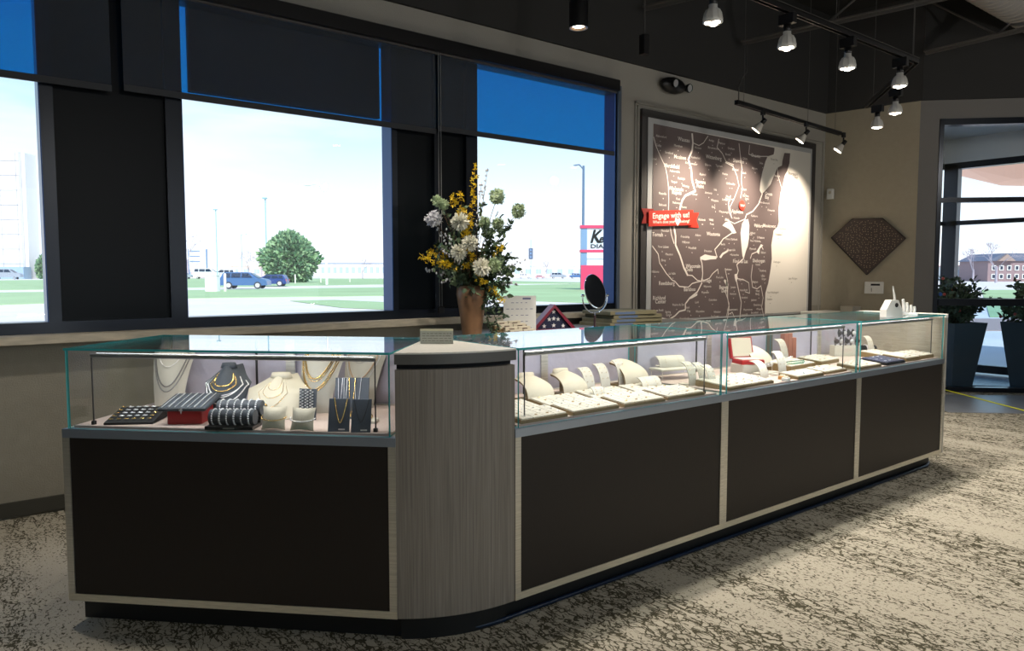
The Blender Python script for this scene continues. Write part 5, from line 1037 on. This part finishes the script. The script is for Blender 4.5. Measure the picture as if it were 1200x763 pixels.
def car(loc, rz, label, paint, L=4.7, Hh=1.72, W=1.85, pickup=False):
    t = thing('car', loc, label, 'car', rz); s = L/4.7; k = Hh/1.72
    body = [(-2.35, .35), (-2.33, .95), (-2.2, 1.08), (1.35, 1.12), (2.1, .98), (2.33, .80), (2.35, .35)]
    cab = [(-2.25, 1.07), (-2.0, 1.62), (-1.7, 1.72), (.35, 1.70), (.65, 1.60), (1.45, 1.10)]
    f = lambda P: [(x*s, z*k) for x, z in P]
    MB().prism(f(body), -W/2, W/2, 'y').build('body', paint, t)
    c_ = MB(); n = len(cab); P = f(cab); vs = []
    for sgn in (-1, 1):
        for i, (x, z) in enumerate(P): vs.append((x, sgn*(W/2-(.02 if z < 1.2*k else .22)), z))
    c_.add(vs, [tuple(range(n)), tuple(range(2*n-1, n-1, -1))]+[(i, n+i, n+(i+1) % n, (i+1) % n) for i in range(n)]); c_.build('cabin', paint, t)
    for sgn in (-1, 1):
        for x0, x1, d0 in ((-1.95, -1.25, .12), (-1.15, -.25, 0), (-.15, .95, 0)):
            top = 1.60; y0, y1 = sgn*(W/2-.035), sgn*(W/2-.195); q = [(x0*s+(.05 if d0 else 0), y0, 1.14*k), (x1*s, y0, 1.14*k), ((x1-(.45 if x1 > .5 else 0))*s, y1, top*k), ((x0+d0)*s, y1, top*k)]
            q2 = [(a, b*1.02+sgn*.01, c) for a, b, c in q]; MB().add(q+q2, [(0, 1, 2, 3), (4, 5, 6, 7), (0, 4, 5, 1), (1, 5, 6, 2), (2, 6, 7, 3), (3, 7, 4, 0)]).build('side_window', CARG, t)
        for x in (-1.42, 1.42):
            wl_ = MB().tube([(x*s, sgn*(W/2-.2), .35), (x*s, sgn*(W/2+.02), .35)], .35, 18).build('wheel', TYRE, t); MB().tube([(x*s, sgn*(W/2+.0), .35), (x*s, sgn*(W/2+.035), .35)], .23, 14).build('hub', HUB, wl_)
    ww = MB(); ww.add([(.72*s, -.6, 1.60*k), (.72*s, .6, 1.60*k), (1.47*s, .75, 1.14*k), (1.47*s, -.75, 1.14*k), (.70*s, -.6, 1.55*k), (.70*s, .6, 1.55*k), (1.40*s, .75, 1.12*k), (1.40*s, -.75, 1.12*k)], [(0, 3, 2, 1), (4, 5, 6, 7), (0, 4, 7, 3), (1, 2, 6, 5)]); ww.build('windscreen', CARG, t)
    for sgn in (-1, 1): MB().box((-2.37*s, sgn*.85-.08, .75*k), (-2.3*s, sgn*.85+.08, 1.05*k)).build('tail_light', mat('tail_red', rgb(200, 60, 80), .3), t)
    return t
blue1 = mat('car_steel_blue', rgb(70, 110, 160), .25, .2, .6); blue2 = mat('car_dark_blue', rgb(36, 66, 130), .25, .2, .6); whitec = mat('car_white', rgb(238, 240, 244), .3); greyc = mat('car_grey', rgb(150, 160, 172), .3)
va = math.atan2(rt.y, rt.x)
def cpos(px, py): p = gnd(px, py); return (p.x, p.y, GZ+.02)
def carat(px, py, wpx, label, paint, flip=0, hk=1):
    p = gnd(px, py); dpt = (p-O).dot(f3); L = wpx/F*dpt; car((p.x, p.y, GZ+.04), va+flip+.08, label, paint, L, L*.36*hk)
carat(288, 338.8, 54, 'steel blue car nearer the window, parked before the round evergreen', blue1, 0)
carat(318, 335.8, 38, 'dark blue car with a red tail light, behind the steel blue one', blue2, PI)
carat(243, 326.8, 34, 'white vehicle behind the parked blue cars', whitec); carat(262, 326.6, 30, 'white vehicle partly hidden behind the steel blue car', whitec, PI)
carat(213, 327, 24, 'blue-white vehicle at the window frame edge far off', greyc)
for i, (px_, w_) in enumerate(((615, 15), (633, 11), (654, 19), (676, 17))): carat(px_, 326.4, w_, ('far white car by the flower leaves', 'far small pinkish car across the lawn', 'far grey car across the lawn', 'far blue car beside the red pylon sign')[i], (whitec, mat('car_pink', rgb(220, 160, 165), .3), greyc, blue1)[i])
carat(8, 327.5, 34, 'grey vehicle before the pale office block', greyc)
# poles
def pole(px, pyb, pyt, wpx, label, m, arm=None, cat='pole', gy=None):
    p = gnd(px, pyb); dpt = (p-O).dot(f3); h = (pyb-pyt)/F*dpt; r = wpx/F*dpt/2; t = thing('light_pole', (p.x, p.y, GZ), label, cat, va)
    MB().tube([(0, 0, 0), (0, 0, h)], [r, r*.8], 8).build('shaft', m, t)
    if arm:
        L = arm/F*dpt; MB().tube([(0, 0, h*.97), (L*.5, 0, h+abs(L)*.12), (L, 0, h+abs(L)*.06)], r*.5, 6).build('arm', m, t); MB().blob((L, 0, h+abs(L)*.05), (abs(L)*.22, abs(L)*.1, abs(L)*.06), 8, 5).build('lamp_head', m, t)
    else: MB().box((-r*3, -r*3, h), (r*2, r*2, h+r*1.6)).build('lamp_head', m, t)
    return t
PB = mat('pole_blue_grey', rgb(150, 186, 204), .5); PW = mat('pole_white', rgb(236, 236, 234), .5)
pole(383, 334, 219, 3.2, 'white street lamp with a curved arm beyond the evergreen', PW, -20, 'street lamp'); pole(313, 327, 234, 1.8, 'tall thin pole rising beside the evergreen', PB); pole(255, 327, 247, 1.5, 'thin pole above the parked white vehicle', PB); pole(284, 326, 275, 1.0, 'short thin pole far behind the blue cars', PB, 6)
p4 = pole(683, 333, 196, 3.4, 'tall floodlight pole behind the red pylon sign', mat('pole_slate', rgb(96, 120, 150), .5), -10, 'floodlight')
for i, (px_, py_, h_) in enumerate(((264, 342, 20), (346, 332.5, 10), (376, 331.5, 9), (410, 331, 8), (296, 326, 8))):
    p = gnd(px_, py_); dpt = (p-O).dot(f3); h = h_/F*dpt; t = thing('marker_post', (p.x, p.y, GZ), ('tall white marker post before the rear of the steel blue car', 'cream marker post at the foot of the evergreen', 'cream marker post by the street lamp', 'cream marker post right of the street lamp', 'white marker post far behind the blue cars')[i], 'post', va); MB().tube([(0, 0, 0), (0, 0, h)], .12, 6).build('post', CONC, t); MB().blob((0, 0, h), .13, 6, 4).build('cap', CONC, t)
p = gnd(250, 342); t = thing('utility_box', (p.x, p.y, GZ), 'white utility box on the lawn left of the steel blue car', 'box', va); MB().cbox((-.55, -.4, 0), (.45, .4, 1.35), .05).build('cabinet', whitec, t); MB().box((-.58, -.43, 1.35), (.48, .43, 1.4)).build('lid', whitec, t)
# evergreen
def tree_crown(loc, w_, h, label, mats, n=5200, name='evergreen_tree', shape='round', lf=.5, cat='tree'):
    t = thing(name, loc, label, cat); a = MB(); b = MB(); MB().tube([(0, 0, 0), (0, 0, h*.5)], [w_*.04, w_*.02], 7).build('trunk', STEM, t)
    for i in range(n):
        d = rv_(); s = random.random()**.42; z = d.z*s*(1+.10*math.sin(11*d.x)*math.sin(9*d.y)); x = Vector((d.x*s*w_/2*(1-.25*max(0, z)), d.y*s*w_/2*(1-.25*max(0, z)), h*.5+z*h*.5)); lump = 1+.20*math.sin(9*d.x+5*d.z)*math.sin(8*d.y+6*d.z)-.28*max(0, z)**2; x.x *= lump; x.y *= lump
        leaf(a if random.random() < .5 else b, x, d+up*.3+rv_()*.6, rv_(), lf, lf*.28)
    tag(a.build('foliage', mats[0], t), kind='stuff'); tag(b.build('dark_foliage', mats[1], t), kind='stuff'); return t
p = gnd(340, 331.2); dpt = (p-O).dot(f3); tree_crown((p.x, p.y, GZ), 62/F*dpt, 58/F*dpt, 'dense round evergreen tree beyond the parked blue cars', (mat('fir_light', rgb(150, 184, 138), .8), mat('fir_dark', rgb(96, 138, 104), .8)), 6500, lf=.9)
p = gnd(50, 327); dpt = (p-O).dot(f3); tree_crown((p.x, p.y, GZ), 5/F*dpt*2, 26/F*dpt, 'narrow evergreen beside the window frame before the pale office block', (MATS['fir_light'], MATS['fir_dark']), 900, lf=1.2)
# bare trees
BARE = mat('bare_twig', rgb(176, 168, 178), .9)
def bare(px, pyb, h_, label):
    p = gnd(px, pyb); dpt = (p-O).dot(f3); h = h_/F*dpt; t = thing('bare_tree', (p.x, p.y, GZ), label, 'tree'); tr = MB().tube([(0, 0, 0), (0, 0, h*.4)], [h*.03, h*.02], 6); tr.build('trunk', BARE, t); br = MB()
    def rec(p_, d, l, r, dep):
        q = p_+d*l; br.tube([p_, q], [r, r*.6], 4, caps=False)
        if dep: 
            for _ in range(3): rec(q, (d+rv_()*.65).normalized(), l*.68, r*.6, dep-1)
    for k in range(4): rec(Vector((0, 0, h*.3)), (up+rv_()*.6).normalized(), h*.28, h*.010, 4)
    tag(br.build('branches', BARE, t), kind='stuff')
for a in ((292, 327, 34, 'bare tree left of the round evergreen'), (307, 326.3, 30, 'bare tree against the left side of the evergreen'), (425, 326.6, 24, 'bare tree beyond the street lamp'), (1140, 332.5, 42, 'bare tree seen through the entrance glass beside the corner post'), (1167, 331.3, 48, 'bare tree behind the planter greenery'), (640, 326.2, 22, 'bare tree far off across the lawn'), (590, 326.2, 22, 'bare tree behind the flower arrangement'), (220, 326.2, 55, 'bare tree at the left edge of the middle window')): bare(*a)
# buildings
def building(px0, px1, pyb, pyt, label, m, roof=None, dep=14, wins=6, floors=1, name='building', winm=None, yaw=0):
    a = gnd(px0, pyb); dpt = (a-O).dot(f3); W_ = (px1-px0)/F*dpt; h = (pyb-pyt)/F*dpt; t = thing(name, (a.x, a.y, GZ), label, 'building', va+yaw)
    MB().box((0, 0, 0), (W_, dep, h)).build('wall', m, t); MB().box((-.3, -.3, h), (W_+.3, dep+.3, h+h*.05)).build('roof', roof or m, t)
    for f in range(floors):
        for i in range(wins): x = W_*(i+.25)/wins; w0 = MB().box((x, -.12, h*(f+.35)/floors), (x+W_*.5/wins, 0, h*(f+.75)/floors)).build('window', winm or mat('far_window', rgb(170, 190, 214), .3), t); MB().box((x+W_*.24/wins, -.16, h*(f+.35)/floors), (x+W_*.26/wins, -.1, h*(f+.75)/floors)).build('mullion', m, w0)
    return t
BW = mat('pale_facade', rgb(224, 222, 220), .9); BT = mat('peach_facade', rgb(236, 214, 200), .9); BG = mat('blue_grey_trim', rgb(150, 166, 196), .8)
bl = thing('office_block', tuple(gnd(-60, 327)), 'tall pale panelled office block behind the left window', 'building', va+.0)
o_ = gnd(-60, 327); dpt = (o_-O).dot(f3); sc = dpt/F
MB().box((0, 0, 0), (95*sc, 30, 146*sc)).build('panelled_wall', BW, bl); MB().box((95*sc, 6, 0), (106*sc+0*sc, 30, 152*sc)).build('side_wall', mat('side_pale', rgb(206, 212, 220), .9), bl)
MB().box((0, -4, 0), (97*sc, 0, 14*sc)).build('ground_floor', mat('blue_glass_band', rgb(150, 176, 200), .4), bl); MB().box((88*sc, -.3, 14*sc), (91*sc, 0, 146*sc)).build('edge_column', mat('col_grey', rgb(190, 190, 196), .8), bl)
for i in range(8): MB().box((0, -.22, (18+i*17)*sc), (88*sc, 0, (18.6+i*17)*sc)).build('panel_joint', MATS['col_grey'], bl)
for i in range(5): MB().box(((8+i*19)*sc, -.22, 14*sc), ((8.6+i*19)*sc, 0, 146*sc)).build('panel_joint', MATS['col_grey'], bl)
building(375, 475, 326, 309, 'long low pale building with a blue-grey band beyond the street lamp', BW, BG, 14, 14, 1); building(270, 345, 325.5, 312, 'low peach building far behind the parked cars', BT, BW, 12, 6); building(196, 232, 325.6, 316, 'low pale building at the left of the middle window', BT, mat('orange_trim', rgb(232, 180, 150), .8), 10, 3)
building(600, 700, 325.6, 312, 'long white building across the road in the right window', BW, None, 12, 8); building(500, 598, 325.4, 306, 'pale building behind the flower arrangement', BW, None, 12, 6)
# gabled house through entrance
a = gnd(1157, 330); dpt = (a-O).dot(f3); sc = dpt/F; t = thing('gabled_house', (a.x, a.y, GZ), 'brick house with a dark gabled roof seen through the entrance glass', 'building', va)
brick = mat('far_brick', rgb(150, 128, 130), .9); MB().box((0, 0, 0), (60*sc, 10, 24*sc)).build('wall', brick, t); MB().prism([(-2*sc, 24*sc), (62*sc, 24*sc), (48*sc, 33*sc), (16*sc, 33*sc)], -.5, 10.5, 'y').build('roof', mat('slate_roof', rgb(104, 112, 130), .9), t); MB().prism([(8*sc, 24*sc), (28*sc, 24*sc), (18*sc, 32*sc)], -1.2, -.2, 'y').build('gable', mat('gable_tan', rgb(160, 140, 130), .9), t)
for i in range(6):
    for f in range(2): wn = MB().box(((4+i*9)*sc, -.15, (3+f*10)*sc), ((9+i*9)*sc, 0, (9+f*10)*sc)).build('window', WHITE, t); MB().box(((5+i*9)*sc, -.2, (4+f*10)*sc), ((8+i*9)*sc, -.1, (8+f*10)*sc)).build('pane', CARG, wn)
building(1120, 1156, 329.5, 312, 'low white building beside the gabled house', BW, mat('pink_trim', rgb(226, 150, 150), .8), 8, 4)
# pylon signs
p = gnd(681, 361.0); p = gnd(682, 340); dpt = (p-O).dot(f3); sc = dpt/F; t = thing('pylon_sign', (p.x, p.y, GZ), 'pylon sign with red bars and black lettering beyond the oval mirror', 'sign', va)
HP = mat('sign_red', rgb(214, 62, 104), .5); SG = mat('sign_steel', rgb(120, 150, 186), .5); base = 340
def zz(py): return (base-py)*sc
MB().box((-1.5*sc, 0, 0), (5.5*sc, .5, zz(266))).build('post', SG, t); MB().box((-2.5*sc, -.1, zz(268)), (46*sc, .6, zz(264.5))).build('red_bar', HP, t); MB().box((-2.5*sc, -.1, zz(296)), (46*sc, .6, zz(293))).build('red_bar', HP, t)
MB().box((5.5*sc, .02, zz(293)), (44*sc, .45, zz(268))).build('sign_panel', mat('sign_pale_blue', rgb(206, 218, 232), .5), t); MB().box((5.5*sc, .02, zz(310)), (44*sc, .45, zz(297))).build('sign_panel', WHITE, t); MB().box((5.5*sc, -.02, zz(304)), (44*sc, .02, zz(303.5))).build('panel_seam', SG, t)
MB().box((-1.5*sc, -.12, zz(340)), (44*sc, .5, zz(311))).build('red_base', HP, t)
m = MB(); text_mb(m, 'K', 12*sc, (9.5*sc, -.02, zz(284.5)), (1, 0, .0), (.25, 0, 1), 15*sc, .03); text_mb(m, 'es', 10*sc, (19*sc, -.02, zz(284.5)), (1, 0, 0), (.25, 0, 1), 10*sc, .03); text_mb(m, 'DIA', 15*sc, (10*sc, -.02, zz(291)), (1, 0, 0), (0, 0, 1), 4.5*sc, .02); m.build('sign_lettering', BLKF, t)
p = gnd(227, 326); dpt = (p-O).dot(f3); sc = dpt/F; t = thing('billboard', (p.x, p.y, GZ), 'white roadside sign with three grey text bars, left of the parked cars', 'sign', va); MB().box((-6*sc, 0, 0), (-5*sc, .8, 34*sc)).build('post', SG, t); MB().box((15*sc, 0, 0), (16*sc, .8, 34*sc)).build('post', SG, t); MB().box((-5*sc, .1, 10*sc), (15*sc, .7, 34*sc)).build('sign_panel', WHITE, t)
for i in range(3): MB().box((-4*sc, -.1, (31-i*6)*sc), (8*sc, .1, (32.2-i*6)*sc)).build('text_bar', SG, t)
# traffic signal
p = gnd(622, 327); dpt = (p-O).dot(f3); sc = dpt/F; t = thing('traffic_signal', (p.x, p.y, GZ), 'hanging traffic signal right of the flower arrangement', 'traffic light', va); MB().tube([(0, 0, 0), (0, 0, 46*sc)], .5*sc, 6).build('mast', PB, t)
hdm = MB().cbox((-2.6*sc, -1.2*sc, 23*sc), (2.6*sc, 1.2*sc, 36*sc), .4*sc).build('signal_head', mat('signal_grey', rgb(96, 108, 130), .6), t)
for i in range(3): MB().lathe([(0, 0), (1.3*sc, 0), (1.3*sc, .2*sc)], 10, M_=Matrix.Translation((0, -1.3*sc, (26+i*4)*sc)) @ Matrix.Rotation(PI/2, 4, 'X')).build('lens', SG, hdm)
